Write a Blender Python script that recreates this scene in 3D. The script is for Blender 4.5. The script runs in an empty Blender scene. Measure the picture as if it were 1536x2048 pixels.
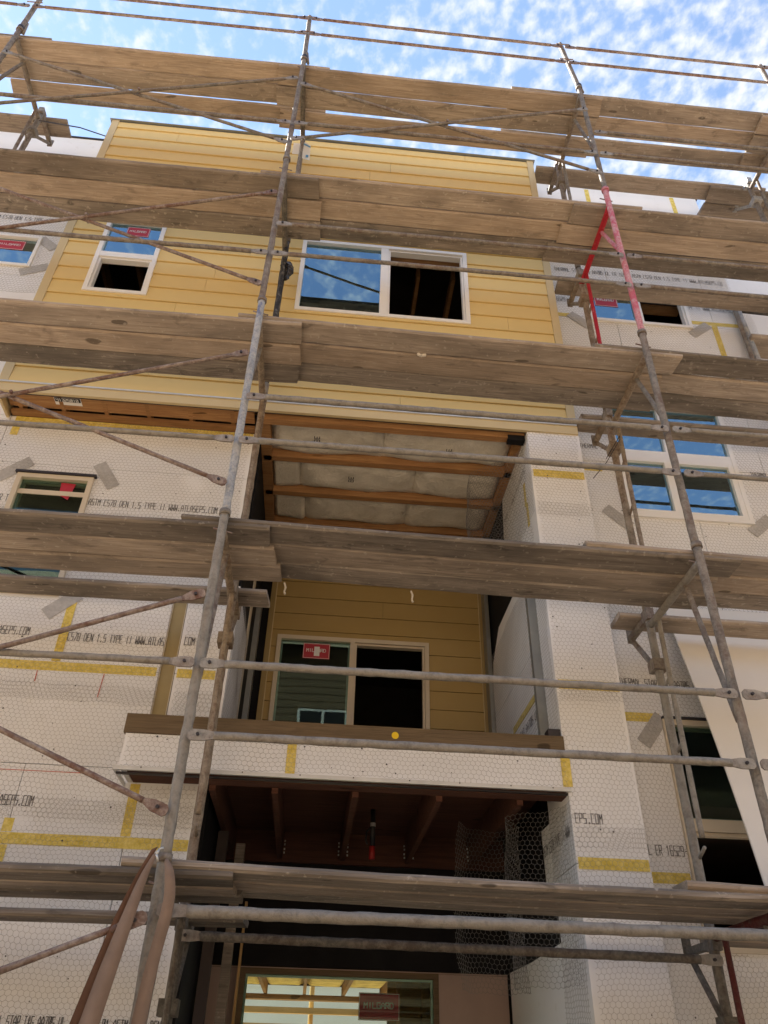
import bpy, math, random
import numpy as np
from mathutils import Matrix, Vector
random.seed(7); RNG = np.random.default_rng(7)
scene = bpy.context.scene
COL = scene.collection

# ------------------------------------------------------------------ camera
# x runs along the facade, y away from the photographer, z up; the lens is the origin,
# the ground lies 1.5 m below it
cam = bpy.data.cameras.new('camera'); camo = bpy.data.objects.new('camera', cam); COL.objects.link(camo)
cam.sensor_fit = 'HORIZONTAL'; cam.sensor_width = 36.0; cam.lens = 36.0*1560/1536
cam.clip_start = 0.05; cam.clip_end = 2000
c0 = (0.99570706, -0.09003067, 0.02149248); c1 = (0.07029021, 0.58439568, -0.80841881); c2 = (0.06022237, 0.80645903, 0.58821518)
camo.matrix_world = Matrix(((c0[0], -c1[0], -c2[0], 0), (c0[1], -c1[1], -c2[1], 0), (c0[2], -c1[2], -c2[2], 0), (0, 0, 0, 1)))
scene.camera = camo
GROUND = -1.5

# ------------------------------------------------------------------ sky, sun, exposure
SUN_EL, SUN_AZ = math.radians(52), math.radians(-52)     # azimuth measured from +y (behind the building) towards +x
world = bpy.data.worlds.new('World'); scene.world = world; world.use_nodes = True
wn, wl = world.node_tree.nodes, world.node_tree.links
wn.clear()
wout = wn.new('ShaderNodeOutputWorld'); wbg = wn.new('ShaderNodeBackground')
sky = wn.new('ShaderNodeTexSky'); sky.sky_type = 'NISHITA'; sky.sun_disc = False
sky.sun_elevation = SUN_EL; sky.sun_rotation = SUN_AZ
sky.air_density = 1.2; sky.dust_density = 0.05; sky.ozone_density = 1.5
def wmath(op, a, b=None, c=None):
    n = wn.new('ShaderNodeMath'); n.operation = op
    for i, v in enumerate((a, b, c)):
        if v is None: continue
        if isinstance(v, (int, float)): n.inputs[i].default_value = v
        else: wl.new(v, n.inputs[i])
    return n.outputs[0]
tc = wn.new('ShaderNodeTexCoord'); sep = wn.new('ShaderNodeSeparateXYZ'); wl.new(tc.outputs['Generated'], sep.inputs[0])
zc = wmath('MAXIMUM', sep.outputs[2], 0.06)
u = wmath('DIVIDE', sep.outputs[0], zc); v = wmath('DIVIDE', sep.outputs[1], zc)
comb = wn.new('ShaderNodeCombineXYZ'); wl.new(u, comb.inputs[0]); wl.new(v, comb.inputs[1])
def wnoise(scale, detail, rough, dist=0.0, off=(0, 0, 0), sc=(1, 1, 1), rot=0.0):
    m = wn.new('ShaderNodeMapping'); m.inputs['Location'].default_value = off; m.inputs['Scale'].default_value = sc
    m.inputs['Rotation'].default_value = (0, 0, rot)
    wl.new(comb.outputs[0], m.inputs[0])
    n = wn.new('ShaderNodeTexNoise'); n.inputs['Scale'].default_value = scale; n.inputs['Detail'].default_value = detail
    n.inputs['Roughness'].default_value = rough; n.inputs['Distortion'].default_value = dist
    wl.new(m.outputs[0], n.inputs['Vector']); return n.outputs['Fac']
puff = wnoise(46, 4, 0.52, 0.05, (0, 0, 0), (1.0, 0.85, 1), 0.5)
wisp = wnoise(9, 5, 0.6, 0.4, (3, 1, 0), (1.0, 0.6, 1), 0.6)
cover = wnoise(1.5, 3, 0.5, 0.0, (5.2, 2.4, 0))
side = wmath('MULTIPLY', u, 1.0)                       # the cloud field thickens towards +x, as in the photograph
front = wmath('MULTIPLY', wmath('SUBTRACT', v, 0.45), 0.8)   # and thins out behind the photographer, where the panes mirror clear blue
amt = wmath('ADD', wmath('ADD', wmath('ADD', wmath('MULTIPLY', cover, 0.9), side), -0.40), front)
ramp = wn.new('ShaderNodeMapRange'); ramp.inputs['From Min'].default_value = -0.25; ramp.inputs['From Max'].default_value = 0.6
wl.new(amt, ramp.inputs['Value'])
thr = wmath('SUBTRACT', 0.60, wmath('MULTIPLY', ramp.outputs[0], 0.125))
den = wmath('ADD', wmath('MULTIPLY', puff, 0.72), wmath('MULTIPLY', wisp, 0.28))
cl = wn.new('ShaderNodeMapRange'); cl.interpolation_type = 'SMOOTHSTEP'
wl.new(wmath('SUBTRACT', den, thr), cl.inputs['Value']); cl.inputs['From Min'].default_value = -0.13; cl.inputs['From Max'].default_value = 0.17
skym = wn.new('ShaderNodeVectorMath'); skym.operation = 'SCALE'; wl.new(sky.outputs[0], skym.inputs[0]); skym.inputs['Scale'].default_value = 0.072
mixc = wn.new('ShaderNodeMix'); mixc.data_type = 'RGBA'
wl.new(wmath('ADD', wmath('MULTIPLY', cl.outputs[0], 0.86), 0.06), mixc.inputs[0]); wl.new(skym.outputs[0], mixc.inputs[6]); mixc.inputs[7].default_value = (0.265, 0.27, 0.285, 1)
wl.new(mixc.outputs[2], wbg.inputs['Color']); wbg.inputs['Strength'].default_value = 1.0
wl.new(wbg.outputs[0], wout.inputs[0])

sd = bpy.data.lights.new('sun', 'SUN'); sd.energy = 5.0; sd.angle = math.radians(0.53); sd.color = (1.0, 0.95, 0.87)
sun = bpy.data.objects.new('sun', sd); COL.objects.link(sun)
sdir = Vector((math.sin(SUN_AZ)*math.cos(SUN_EL), math.cos(SUN_AZ)*math.cos(SUN_EL), math.sin(SUN_EL)))
sun.rotation_euler = sdir.to_track_quat('Z', 'Y').to_euler(); sun.location = sdir*60

scene.render.engine = 'CYCLES'
scene.view_settings.view_transform = 'Standard'; scene.view_settings.look = 'None'
scene.view_settings.gamma = 1.0; scene.view_settings.exposure = 2.05
scene.view_settings.use_curve_mapping = False

# ------------------------------------------------------------------ materials
MATS = {}
class NT:
    def __init__(s, name):
        s.m = bpy.data.materials.new(name); s.m.use_nodes = True
        s.n, s.l = s.m.node_tree.nodes, s.m.node_tree.links
        s.b = s.n['Principled BSDF']; s.tc = s.n.new('ShaderNodeTexCoord')
        s.oi = s.n.new('ShaderNodeObjectInfo')
    def noise(s, scale, detail=4, rough=0.55, sc=(1, 1, 1), dist=0.0, rnd=False, coord='Object'):
        mp = s.n.new('ShaderNodeMapping'); mp.inputs['Scale'].default_value = sc
        s.l.new(s.tc.outputs[coord], mp.inputs[0])
        if rnd:
            mu = s.n.new('ShaderNodeMath'); mu.operation = 'MULTIPLY'; s.l.new(s.oi.outputs['Random'], mu.inputs[0]); mu.inputs[1].default_value = 37.0
            cb = s.n.new('ShaderNodeCombineXYZ')
            for i in range(3): s.l.new(mu.outputs[0], cb.inputs[i])
            s.l.new(cb.outputs[0], mp.inputs['Location'])
        n = s.n.new('ShaderNodeTexNoise'); n.inputs['Scale'].default_value = scale; n.inputs['Detail'].default_value = detail
        n.inputs['Roughness'].default_value = rough; n.inputs['Distortion'].default_value = dist
        s.l.new(mp.outputs[0], n.inputs['Vector']); return n.outputs['Fac']
    def ramp(s, f, stops):
        r = s.n.new('ShaderNodeValToRGB'); s.l.new(f, r.inputs[0]); e = r.color_ramp.elements
        while len(e) < len(stops): e.new(0.5)
        for k, (p, c) in enumerate(stops):
            e[k].position = p; e[k].color = (c, c, c, 1) if isinstance(c, float) else (*c, 1)
        return r.outputs[0]
    def mix(s, f, a, b, mode='MIX'):
        m = s.n.new('ShaderNodeMix'); m.data_type = 'RGBA'; m.blend_type = mode
        for i, v in ((0, f), (6, a), (7, b)):
            if isinstance(v, (int, float)): m.inputs[i].default_value = v
            elif isinstance(v, tuple): m.inputs[i].default_value = (*v, 1)
            else: s.l.new(v, m.inputs[i])
        return m.outputs[2]
    def math(s, op, a, b):
        n = s.n.new('ShaderNodeMath'); n.operation = op
        for i, v in enumerate((a, b)):
            if isinstance(v, (int, float)): n.inputs[i].default_value = v
            else: s.l.new(v, n.inputs[i])
        return n.outputs[0]
    def bump(s, h, strength, dist):
        b = s.n.new('ShaderNodeBump'); b.inputs['Strength'].default_value = strength; b.inputs['Distance'].default_value = dist
        s.l.new(h, b.inputs['Height']); s.l.new(b.outputs[0], s.b.inputs['Normal'])
    def set(s, col=None, rough=0.7, metal=0.0, spec=0.35):
        if col is not None:
            if isinstance(col, tuple): s.b.inputs['Base Color'].default_value = (*col, 1)
            else: s.l.new(col, s.b.inputs['Base Color'])
        if isinstance(rough, (int, float)): s.b.inputs['Roughness'].default_value = rough
        else: s.l.new(rough, s.b.inputs['Roughness'])
        s.b.inputs['Metallic'].default_value = metal; s.b.inputs['Specular IOR Level'].default_value = spec

def m_plain(name, col, rough=0.7, metal=0.0, var=0.12, scale=6.0, spec=0.35, bump=0.0, coord='Object'):
    t = NT(name); n = t.noise(scale, 5, coord=coord)
    c = t.mix(t.ramp(n, [(0.3, 0.0), (0.7, 1.0)]), tuple(x*(1-var) for x in col), tuple(min(1, x*(1+var)) for x in col))
    t.set(c, rough, metal, spec)
    if bump: t.bump(t.noise(scale*12, 4, coord=coord), bump, 0.004)
    MATS[name] = t.m; return t.m
def m_wood(name, dark, light, stain=(0.10, 0.085, 0.07), stain_amt=0.55, grain=1.0, tone=0.35, spat=0.0):
    t = NT(name)
    g1 = t.noise(9*grain, 6, 0.62, (0.22, 4.5, 4.5), 0.6, True); g2 = t.noise(30*grain, 4, 0.6, (0.12, 5, 5), 0.3, True)
    big = t.noise(1.6, 4, 0.6, (0.8, 2.2, 2.2), 0.3, True); blot = t.noise(5.5, 6, 0.68, (0.6, 1.5, 1.5), 0.8, True)
    c = t.mix(t.ramp(g1, [(0.28, 0.0), (0.72, 1.0)]), dark, light)
    c = t.mix(t.ramp(g2, [(0.34, 0.42), (0.55, 0.0)]), c, tuple(x*0.45 for x in dark))
    c = t.mix(t.math('MULTIPLY', t.ramp(big, [(0.42, 0.0), (0.68, 1.0)]), stain_amt), c, stain)
    c = t.mix(t.math('MULTIPLY', t.ramp(blot, [(0.56, 0.0), (0.68, 1.0)]), stain_amt*0.9), c, tuple(x*0.8 for x in stain))
    kn = t.noise(3.6, 1, 0.3, (1.0, 3.0, 3.0), 0.0, True)
    c = t.mix(t.ramp(kn, [(0.745, 0.0), (0.77, 0.85)]), c, tuple(x*0.35 for x in dark))
    if spat:
        sp = t.noise(26, 3, 0.5, (1, 1, 1), 0.0, True)
        c = t.mix(t.math('MULTIPLY', t.ramp(sp, [(0.63, 0.0), (0.69, 1.0)]), spat), c, (0.50, 0.46, 0.40))
    val = t.n.new('ShaderNodeHueSaturation'); t.l.new(c, val.inputs['Color'])
    mr = t.n.new('ShaderNodeMapRange'); t.l.new(t.oi.outputs['Random'], mr.inputs[0]); mr.inputs['To Min'].default_value = 1-tone; mr.inputs['To Max'].default_value = 1+tone
    t.l.new(mr.outputs[0], val.inputs['Value'])
    t.set(val.outputs[0], 0.85, 0.0, 0.2)
    t.bump(t.math('ADD', g1, t.math('MULTIPLY', g2, 0.7)), 0.5, 0.006)
    MATS[name] = t.m; return t.m
def m_tube(name, metalc, plaster, amt, rust=None, rust_amt=0.0, paint=None):
    t = NT(name)
    n1 = t.noise(16, 6, 0.68, (1, 1, 0.8), 0.4, True); n2 = t.noise(60, 4, 0.6); n3 = t.noise(3.5, 4, 0.6, (1, 1, 1), 0, True)
    c = t.mix(t.ramp(n2, [(0.3, 0.0), (0.7, 1.0)]), tuple(x*0.75 for x in metalc), tuple(x*1.2 for x in metalc))
    if rust: c = t.mix(t.math('MULTIPLY', t.ramp(n3, [(0.40, 0.0), (0.6, 1.0)]), rust_amt), c, rust)
    if paint:
        pk = t.noise(4.5, 5, 0.6, (1, 1, 0.5), 0.3, True)
        c = t.mix(t.ramp(pk, [(0.60, 0.0), (0.64, 0.9)]), c, paint)
    k = t.math('ADD', n1, t.math('MULTIPLY', n2, 0.25))
    f = t.ramp(k, [(0.62-amt, 0.0), (0.92-amt, 1.0)])
    c = t.mix(f, c, plaster)
    t.set(c, 0.72, 0.15, 0.35)
    t.bump(t.math('ADD', k, t.math('MULTIPLY', n2, 0.6)), 0.7, 0.008)
    MATS[name] = t.m; return t.m
m_wood('plank', (0.285, 0.232, 0.187), (0.47, 0.40, 0.335), (0.165, 0.14, 0.118), 0.75, tone=0.28, spat=0.4)
m_wood('plank_grey', (0.205, 0.173, 0.145), (0.385, 0.335, 0.287), (0.10, 0.089, 0.079), 0.8, tone=0.28, spat=0.4)
m_wood('plank_new', (0.32, 0.25, 0.19), (0.51, 0.42, 0.34), (0.19, 0.155, 0.125), 0.6, tone=0.22, spat=0.25)
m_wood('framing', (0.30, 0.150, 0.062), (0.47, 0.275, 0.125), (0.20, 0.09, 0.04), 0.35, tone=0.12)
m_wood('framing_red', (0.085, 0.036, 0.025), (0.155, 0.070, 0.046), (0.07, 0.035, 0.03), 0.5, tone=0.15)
m_wood('fascia', (0.145, 0.102, 0.060), (0.195, 0.142, 0.088), (0.11, 0.08, 0.05), 0.4, tone=0.0)
PL = (0.355, 0.325, 0.285)
m_tube('tube', (0.165, 0.15, 0.135), (0.30, 0.272, 0.235), 0.10, (0.17, 0.10, 0.07), 0.55)
m_tube('tube_crust', (0.18, 0.17, 0.155), (0.285, 0.265, 0.235), 0.22, (0.16, 0.10, 0.07), 0.3)
m_tube('tube_flaked', (0.22, 0.20, 0.175), (0.31, 0.28, 0.24), 0.16, None, 0, (0.02, 0.04, 0.07)); m_tube('tube_blue', (0.30, 0.32, 0.35), (0.52, 0.50, 0.47), 0.08, None, 0, (0.10, 0.13, 0.25))
m_tube('tube_rust', (0.20, 0.155, 0.135), (0.40, 0.34, 0.30), 0.05, (0.15, 0.072, 0.05), 0.8)
m_tube('tube_brown', (0.21, 0.165, 0.12), (0.36, 0.30, 0.23), 0.10, (0.16, 0.09, 0.055), 0.6)
m_tube('tube_black', (0.035, 0.035, 0.04), (0.35, 0.33, 0.30), -0.02, None, 0)
m_tube('tube_dark', (0.10, 0.095, 0.085), (0.22, 0.20, 0.175), 0.06, (0.09, 0.06, 0.045), 0.5)
m_tube('tube_pink', (0.56, 0.20, 0.235), (0.58, 0.46, 0.46), 0.06, (0.52, 0.10, 0.17), 0.9)
m_tube('tube_red', (0.42, 0.02, 0.035), (0.45, 0.30, 0.30), -0.10, (0.36, 0.015, 0.03), 0.5)
m_tube('tube_darkred', (0.10, 0.018, 0.02), (0.12, 0.09, 0.08), 0.0, (0.07, 0.02, 0.02), 0.6); m_tube('plate', (0.25, 0.24, 0.225), (0.37, 0.35, 0.32), 0.10, (0.22, 0.15, 0.12), 0.5)

def m_foam():
    t = NT('foam'); big = t.noise(0.9, 5, 0.6, coord='Object'); fine = t.noise(240, 2, 0.5); mid = t.noise(14, 5, 0.6)
    c = t.mix(t.ramp(big, [(0.3, 0.0), (0.75, 1.0)]), (0.84, 0.845, 0.86), (0.76, 0.755, 0.755))
    c = t.mix(t.math('MULTIPLY', t.ramp(mid, [(0.6, 0.0), (0.75, 1.0)]), 0.22), c, (0.55, 0.51, 0.47))
    t.set(c, 0.75, 0, 0.25); t.bump(t.math('ADD', fine, t.math('MULTIPLY', mid, 0.5)), 0.25, 0.003); MATS['foam'] = t.m
m_foam()
def m_siding(name, col):
    t = NT(name); n = t.noise(2.5, 4, 0.5, (0.5, 1, 2)); g = t.noise(16, 5, 0.6, (0.15, 4, 4)); d = t.noise(1.1, 4, 0.6)
    c = t.mix(n, tuple(x*0.94 for x in col), tuple(x*1.04 for x in col))
    c = t.mix(t.math('MULTIPLY', t.ramp(d, [(0.5, 0.0), (0.8, 1.0)]), 0.12), c, (0.45, 0.36, 0.26))
    t.set(c, 0.55, 0, 0.35); t.bump(g, 0.18, 0.003); MATS[name] = t.m
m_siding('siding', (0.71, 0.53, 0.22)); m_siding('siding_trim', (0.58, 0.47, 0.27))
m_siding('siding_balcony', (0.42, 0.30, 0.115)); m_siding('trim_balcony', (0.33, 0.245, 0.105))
m_plain('gold_metal', (0.35, 0.275, 0.135), 0.45, 0.25, 0.15, 3)
m_plain('vinyl', (0.80, 0.79, 0.77), 0.4, 0, 0.03, 3, 0.5); m_plain('vinyl_tan', (0.62, 0.54, 0.42), 0.45, 0, 0.05, 3, 0.5)
m_plain('wire', (0.34, 0.32, 0.295), 0.5, 0.5, 0.2, 8); m_plain('wire_bright', (0.22, 0.21, 0.20), 0.45, 0.55, 0.2, 8)
m_plain('ink', (0.10, 0.095, 0.10), 0.8, 0, 0.4, 40); m_plain('ink_red', (0.55, 0.09, 0.05), 0.8, 0, 0.2, 40)
m_plain('ink_white', (0.75, 0.70, 0.70), 0.7)
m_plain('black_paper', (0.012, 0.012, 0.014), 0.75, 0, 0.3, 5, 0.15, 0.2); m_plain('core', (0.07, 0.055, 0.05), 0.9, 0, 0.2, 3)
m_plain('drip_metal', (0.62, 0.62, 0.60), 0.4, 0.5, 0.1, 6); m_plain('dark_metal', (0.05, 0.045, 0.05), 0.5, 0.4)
m_plain('grey_metal', (0.30, 0.31, 0.30), 0.45, 0.6, 0.12, 5)
m_plain('sheet', (0.76, 0.735, 0.70), 0.6, 0, 0.05, 0.9); m_plain('foam_shaded', (0.42, 0.32, 0.28), 0.85, 0, 0.08, 3)
m_plain('red_label', (0.42, 0.02, 0.04), 0.45, 0, 0.05, 3, 0.5); m_plain('white_label', (0.78, 0.78, 0.78), 0.5, 0, 0.03)
m_plain('blue_label', (0.10, 0.30, 0.55), 0.5); m_plain('red_plastic', (0.30, 0.02, 0.018), 0.4); m_plain('black_plastic', (0.02, 0.02, 0.022), 0.4)
m_plain('bag', (0.025, 0.025, 0.03), 0.22, 0, 0.4, 20, 0.6); m_plain('strap', (0.22, 0.155, 0.115), 0.8, 0, 0.14, 9, 0.2, 0.4)
m_plain('strap_rust', (0.13, 0.068, 0.042), 0.8, 0, 0.2, 9, 0.2, 0.4)
m_plain('mesh_patch', (0.46, 0.45, 0.44), 0.8, 0, 0.12, 50, 0.2, 0.4)
m_plain('concrete', (0.31, 0.23, 0.15), 0.9, 0, 0.14, 0.7, 0.2, 0.3); m_plain('stucco_far', (0.72, 0.69, 0.63), 0.8, 0, 0.05, 1)
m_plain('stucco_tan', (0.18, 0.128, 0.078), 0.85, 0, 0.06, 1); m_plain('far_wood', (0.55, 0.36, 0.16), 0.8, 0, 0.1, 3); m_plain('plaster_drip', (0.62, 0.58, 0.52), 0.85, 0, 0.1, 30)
def m_tape():
    t = NT('tape'); n = t.noise(30, 4, 0.7); f = t.noise(4, 3)
    c = t.mix(t.ramp(n, [(0.3, 0.0), (0.7, 1.0)]), (0.84, 0.64, 0.09), (0.84, 0.71, 0.27)); c = t.mix(t.math('MULTIPLY', f, 0.3), c, (0.80, 0.58, 0.06))
    t.set(c, 0.6, 0, 0.3); t.l.new(t.ramp(n, [(0.32, 0.62), (0.68, 0.95)]), t.b.inputs['Alpha']); MATS['tape'] = t.m
    t = NT('paint_mark'); t.set((0.80, 0.55, 0.02), 0.6); MATS['paint_mark'] = t.m
m_tape()
def m_batt():
    t = NT('batt'); n = t.noise(5, 6, 0.65, dist=0.6); f = t.noise(45, 4, 0.6)
    c = t.mix(t.ramp(n, [(0.3, 0.0), (0.7, 1.0)]), (0.66, 0.63, 0.55), (0.88, 0.85, 0.77)); c = t.mix(t.math('MULTIPLY', f, 0.3), c, (0.50, 0.42, 0.30))
    t.set(c, 0.95, 0, 0.1); t.bump(t.math('ADD', n, t.math('MULTIPLY', f, 0.4)), 0.9, 0.03); MATS['batt'] = t.m
m_batt(); m_plain('batt_yellow', (0.80, 0.60, 0.20), 0.95, 0, 0.25, 9, 0.1, 0.5)
def m_glass(name, base, tint, ior):
    m = bpy.data.materials.new(name); m.use_nodes = True; n, l = m.node_tree.nodes, m.node_tree.links; n.clear()
    o = n.new('ShaderNodeOutputMaterial'); mx = n.new('ShaderNodeMixShader'); g = n.new('ShaderNodeBsdfGlossy'); t = n.new('ShaderNodeBsdfTransparent')
    fr = n.new('ShaderNodeFresnel'); fr.inputs['IOR'].default_value = ior
    ad = n.new('ShaderNodeMath'); ad.operation = 'ADD'; ad.use_clamp = True; l.new(fr.outputs[0], ad.inputs[0]); ad.inputs[1].default_value = base
    g.inputs['Roughness'].default_value = 0.0; g.inputs['Color'].default_value = (*tint, 1); t.inputs['Color'].default_value = (0.80, 0.90, 0.86, 1)
    ns = n.new('ShaderNodeTexNoise'); ns.inputs['Scale'].default_value = 1.3; tcn = n.new('ShaderNodeTexCoord'); l.new(tcn.outputs['Object'], ns.inputs['Vector'])
    bp = n.new('ShaderNodeBump'); bp.inputs['Strength'].default_value = 0.05; bp.inputs['Distance'].default_value = 0.02; l.new(ns.outputs['Fac'], bp.inputs['Height']); l.new(bp.outputs[0], g.inputs['Normal'])
    l.new(ad.outputs[0], mx.inputs[0]); l.new(t.outputs[0], mx.inputs[1]); l.new(g.outputs[0], mx.inputs[2]); l.new(mx.outputs[0], o.inputs[0])
    MATS[name] = m
m_glass('glass', 0.30, (0.60, 0.86, 1.0), 1.7); m_glass('glass_clear', 0.0, (0.8, 1, 0.95), 1.38)

# ------------------------------------------------------------------ mesh helpers
K = 0.93          # scale about the camera for the building coordinates, which come from image pixels
SC = 1.0          # factor in force: K while the building is laid out, 1 for the scaffold
class MB:
    def __init__(s): s.v, s.f = [], []
    def add(s, vs, fs):
        k = len(s.v); s.v += [tuple(p) for p in vs]; s.f += [tuple(i+k for i in f) for f in fs]; return s
    def box(s, x0, x1, y0, y1, z0, z1):
        return s.add([(x0, y0, z0), (x1, y0, z0), (x1, y1, z0), (x0, y1, z0), (x0, y0, z1), (x1, y0, z1), (x1, y1, z1), (x0, y1, z1)],
                     [(0, 3, 2, 1), (4, 5, 6, 7), (0, 1, 5, 4), (1, 2, 6, 5), (2, 3, 7, 6), (3, 0, 4, 7)])
    def hexa(s, p): return s.add(p, [(0, 3, 2, 1), (4, 5, 6, 7), (0, 1, 5, 4), (1, 2, 6, 5), (2, 3, 7, 6), (3, 0, 4, 7)])
    def tube(s, a, b, r, n=12, step=0.07, jit=0.0, r2=None, cap=True):
        a, b = Vector(a), Vector(b); d = b-a; L = d.length; d.normalize()
        t = Vector((0, 0, 1)) if abs(d.z) < 0.9 else Vector((1, 0, 0))
        p = d.cross(t).normalized(); q = d.cross(p)
        k = max(1, int(L/step)) if jit else 1; base = len(s.v); r2 = r if r2 is None else r2
        for i in range(k+1):
            c = a+d*(L*i/k); rr = r+(r2-r)*i/k
            if jit: c = c+p*random.uniform(-1, 1)*r*jit*0.5+q*random.uniform(-1, 1)*r*jit*0.5
            for j in range(n):
                an = 2*math.pi*j/n; w = rr*(1+(random.uniform(-jit, jit) if jit else 0))
                s.v.append(tuple(c+p*math.cos(an)*w+q*math.sin(an)*w))
        for i in range(k):
            for j in range(n):
                s.f.append((base+i*n+j, base+i*n+(j+1) % n, base+(i+1)*n+(j+1) % n, base+(i+1)*n+j))
        if cap:
            s.f.append(tuple(base+j for j in reversed(range(n)))); s.f.append(tuple(base+k*n+j for j in range(n)))
        return s
    def path(s, pts, r, n=8):
        for a, b in zip(pts[:-1], pts[1:]): s.tube(a, b, r, n)
        return s
    def build(s, name, mat, parent=None, smooth=False, origin=None):
        vs = s.v if SC == 1.0 else [(x*SC, y*SC, z*SC) for x, y, z in s.v]
        if origin is not None: vs = [(x-origin[0], y-origin[1], z-origin[2]) for x, y, z in vs]
        me = bpy.data.meshes.new(name); me.from_pydata(vs, [], s.f); me.update()
        if mat: me.materials.append(MATS[mat])
        if smooth: me.polygons.foreach_set('use_smooth', [len(p.vertices) <= 4 for p in me.polygons])
        o = bpy.data.objects.new(name, me); COL.objects.link(o)
        if origin is not None: o.location = origin
        if parent is not None: o.parent = parent
        return o
def tag(o, label=None, cat=None, group=None, kind=None):
    for k, v in (('label', label), ('category', cat), ('group', group), ('kind', kind)):
        if v: o[k] = v
    return o
def empty(name, loc=(0, 0, 0)):
    o = bpy.data.objects.new(name, None); COL.objects.link(o); o.location = loc; o.empty_display_size = 0.2; return o
def fast_mesh(name, V, F, mat, parent=None):
    """V (n,3) float array, F (m,k) int array"""
    V = np.asarray(V)*SC
    me = bpy.data.meshes.new(name); n, (m, k) = len(V), F.shape
    me.vertices.add(n); me.vertices.foreach_set('co', np.ascontiguousarray(V, dtype=np.float32).ravel())
    me.loops.add(m*k); me.loops.foreach_set('vertex_index', np.ascontiguousarray(F, dtype=np.int32).ravel())
    me.polygons.add(m); me.polygons.foreach_set('loop_start', np.arange(0, m*k, k, dtype=np.int32)); me.polygons.foreach_set('loop_total', np.full(m, k, dtype=np.int32))
    me.update(calc_edges=True); me.materials.append(MATS[mat])
    o = bpy.data.objects.new(name, me); COL.objects.link(o)
    if parent is not None: o.parent = parent
    return o
def rects_minus(x0, x1, z0, z1, holes):
    """the rectangle less the holes, as a list of rectangles"""
    hs = [(max(a, x0), min(b, x1), max(c, z0), min(d, z1)) for a, b, c, d in holes]
    hs = [h for h in hs if h[1]-h[0] > 1e-4 and h[3]-h[2] > 1e-4]
    if not hs: return [(x0, x1, z0, z1)]
    zs = sorted({z0, z1, *[h[2] for h in hs], *[h[3] for h in hs]}); out = []
    for a, b in zip(zs[:-1], zs[1:]):
        cut = sorted((h[0], h[1]) for h in hs if h[2] < b-1e-5 and h[3] > a+1e-5); x = x0
        for c, d in cut:
            if c > x+1e-4: out.append((x, c, a, b))
            x = max(x, d)
        if x < x1-1e-4: out.append((x, x1, a, b))
    return out

# stroke lettering, each glyph a set of polylines on a unit box
G = {'A': [[(0, 0), (0, .7), (.5, 1), (1, .7), (1, 0)], [(0, .45), (1, .45)]], 'B': [[(0, 0), (0, 1), (.8, 1), (1, .8), (.8, .5), (0, .5)], [(.8, .5), (1, .25), (.8, 0), (0, 0)]],
     'C': [[(1, 1), (0, 1), (0, 0), (1, 0)]], 'D': [[(0, 0), (0, 1), (.7, 1), (1, .75), (1, .25), (.7, 0), (0, 0)]], 'E': [[(1, 1), (0, 1), (0, 0), (1, 0)], [(0, .5), (.8, .5)]],
     'G': [[(1, 1), (0, 1), (0, 0), (1, 0), (1, .5), (.6, .5)]], 'H': [[(0, 0), (0, 1)], [(1, 0), (1, 1)], [(0, .5), (1, .5)]], 'I': [[(.5, 0), (.5, 1)]],
     'L': [[(0, 1), (0, 0), (1, 0)]], 'M': [[(0, 0), (0, 1), (.5, .5), (1, 1), (1, 0)]], 'N': [[(0, 0), (0, 1), (1, 0), (1, 1)]], 'O': [[(0, 0), (0, 1), (1, 1), (1, 0), (0, 0)]],
     'P': [[(0, 0), (0, 1), (1, 1), (1, .5), (0, .5)]], 'R': [[(0, 0), (0, 1), (1, 1), (1, .5), (0, .5)], [(.4, .5), (1, 0)]], 'S': [[(1, 1), (0, 1), (0, .5), (1, .5), (1, 0), (0, 0)]],
     'T': [[(0, 1), (1, 1)], [(.5, 1), (.5, 0)]], 'U': [[(0, 1), (0, 0), (1, 0), (1, 1)]], 'W': [[(0, 1), (0, 0), (.5, .5), (1, 0), (1, 1)]], 'Y': [[(0, 1), (.5, .5), (1, 1)], [(.5, .5), (.5, 0)]],
     'X': [[(0, 0), (1, 1)], [(0, 1), (1, 0)]],
     '0': [[(0, 0), (0, 1), (1, 1), (1, 0), (0, 0)], [(0, 0), (1, 1)]], '1': [[(.2, .8), (.5, 1), (.5, 0)]], '2': [[(0, 1), (1, 1), (1, .5), (0, .5), (0, 0), (1, 0)]],
     '3': [[(0, 1), (1, 1), (1, 0), (0, 0)], [(.2, .5), (1, .5)]], '4': [[(0, 1), (0, .5), (1, .5)], [(1, 1), (1, 0)]], '5': [[(1, 1), (0, 1), (0, .5), (1, .5), (1, 0), (0, 0)]],
     '6': [[(1, 1), (0, 1), (0, 0), (1, 0), (1, .5), (0, .5)]], '7': [[(0, 1), (1, 1), (.4, 0)]], '8': [[(0, 0), (0, 1), (1, 1), (1, 0), (0, 0)], [(0, .5), (1, .5)]],
     '9': [[(1, .5), (0, .5), (0, 1), (1, 1), (1, 0), (0, 0)]], '.': [[(.4, 0), (.6, 0), (.6, .1), (.4, .1), (.4, 0)]], '-': [[(.1, .5), (.9, .5)]],
     '&': [[(1, 0), (.2, .75), (.5, 1), (.8, .75), (0, .25), (.3, 0), (1, .4)]]}
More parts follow.
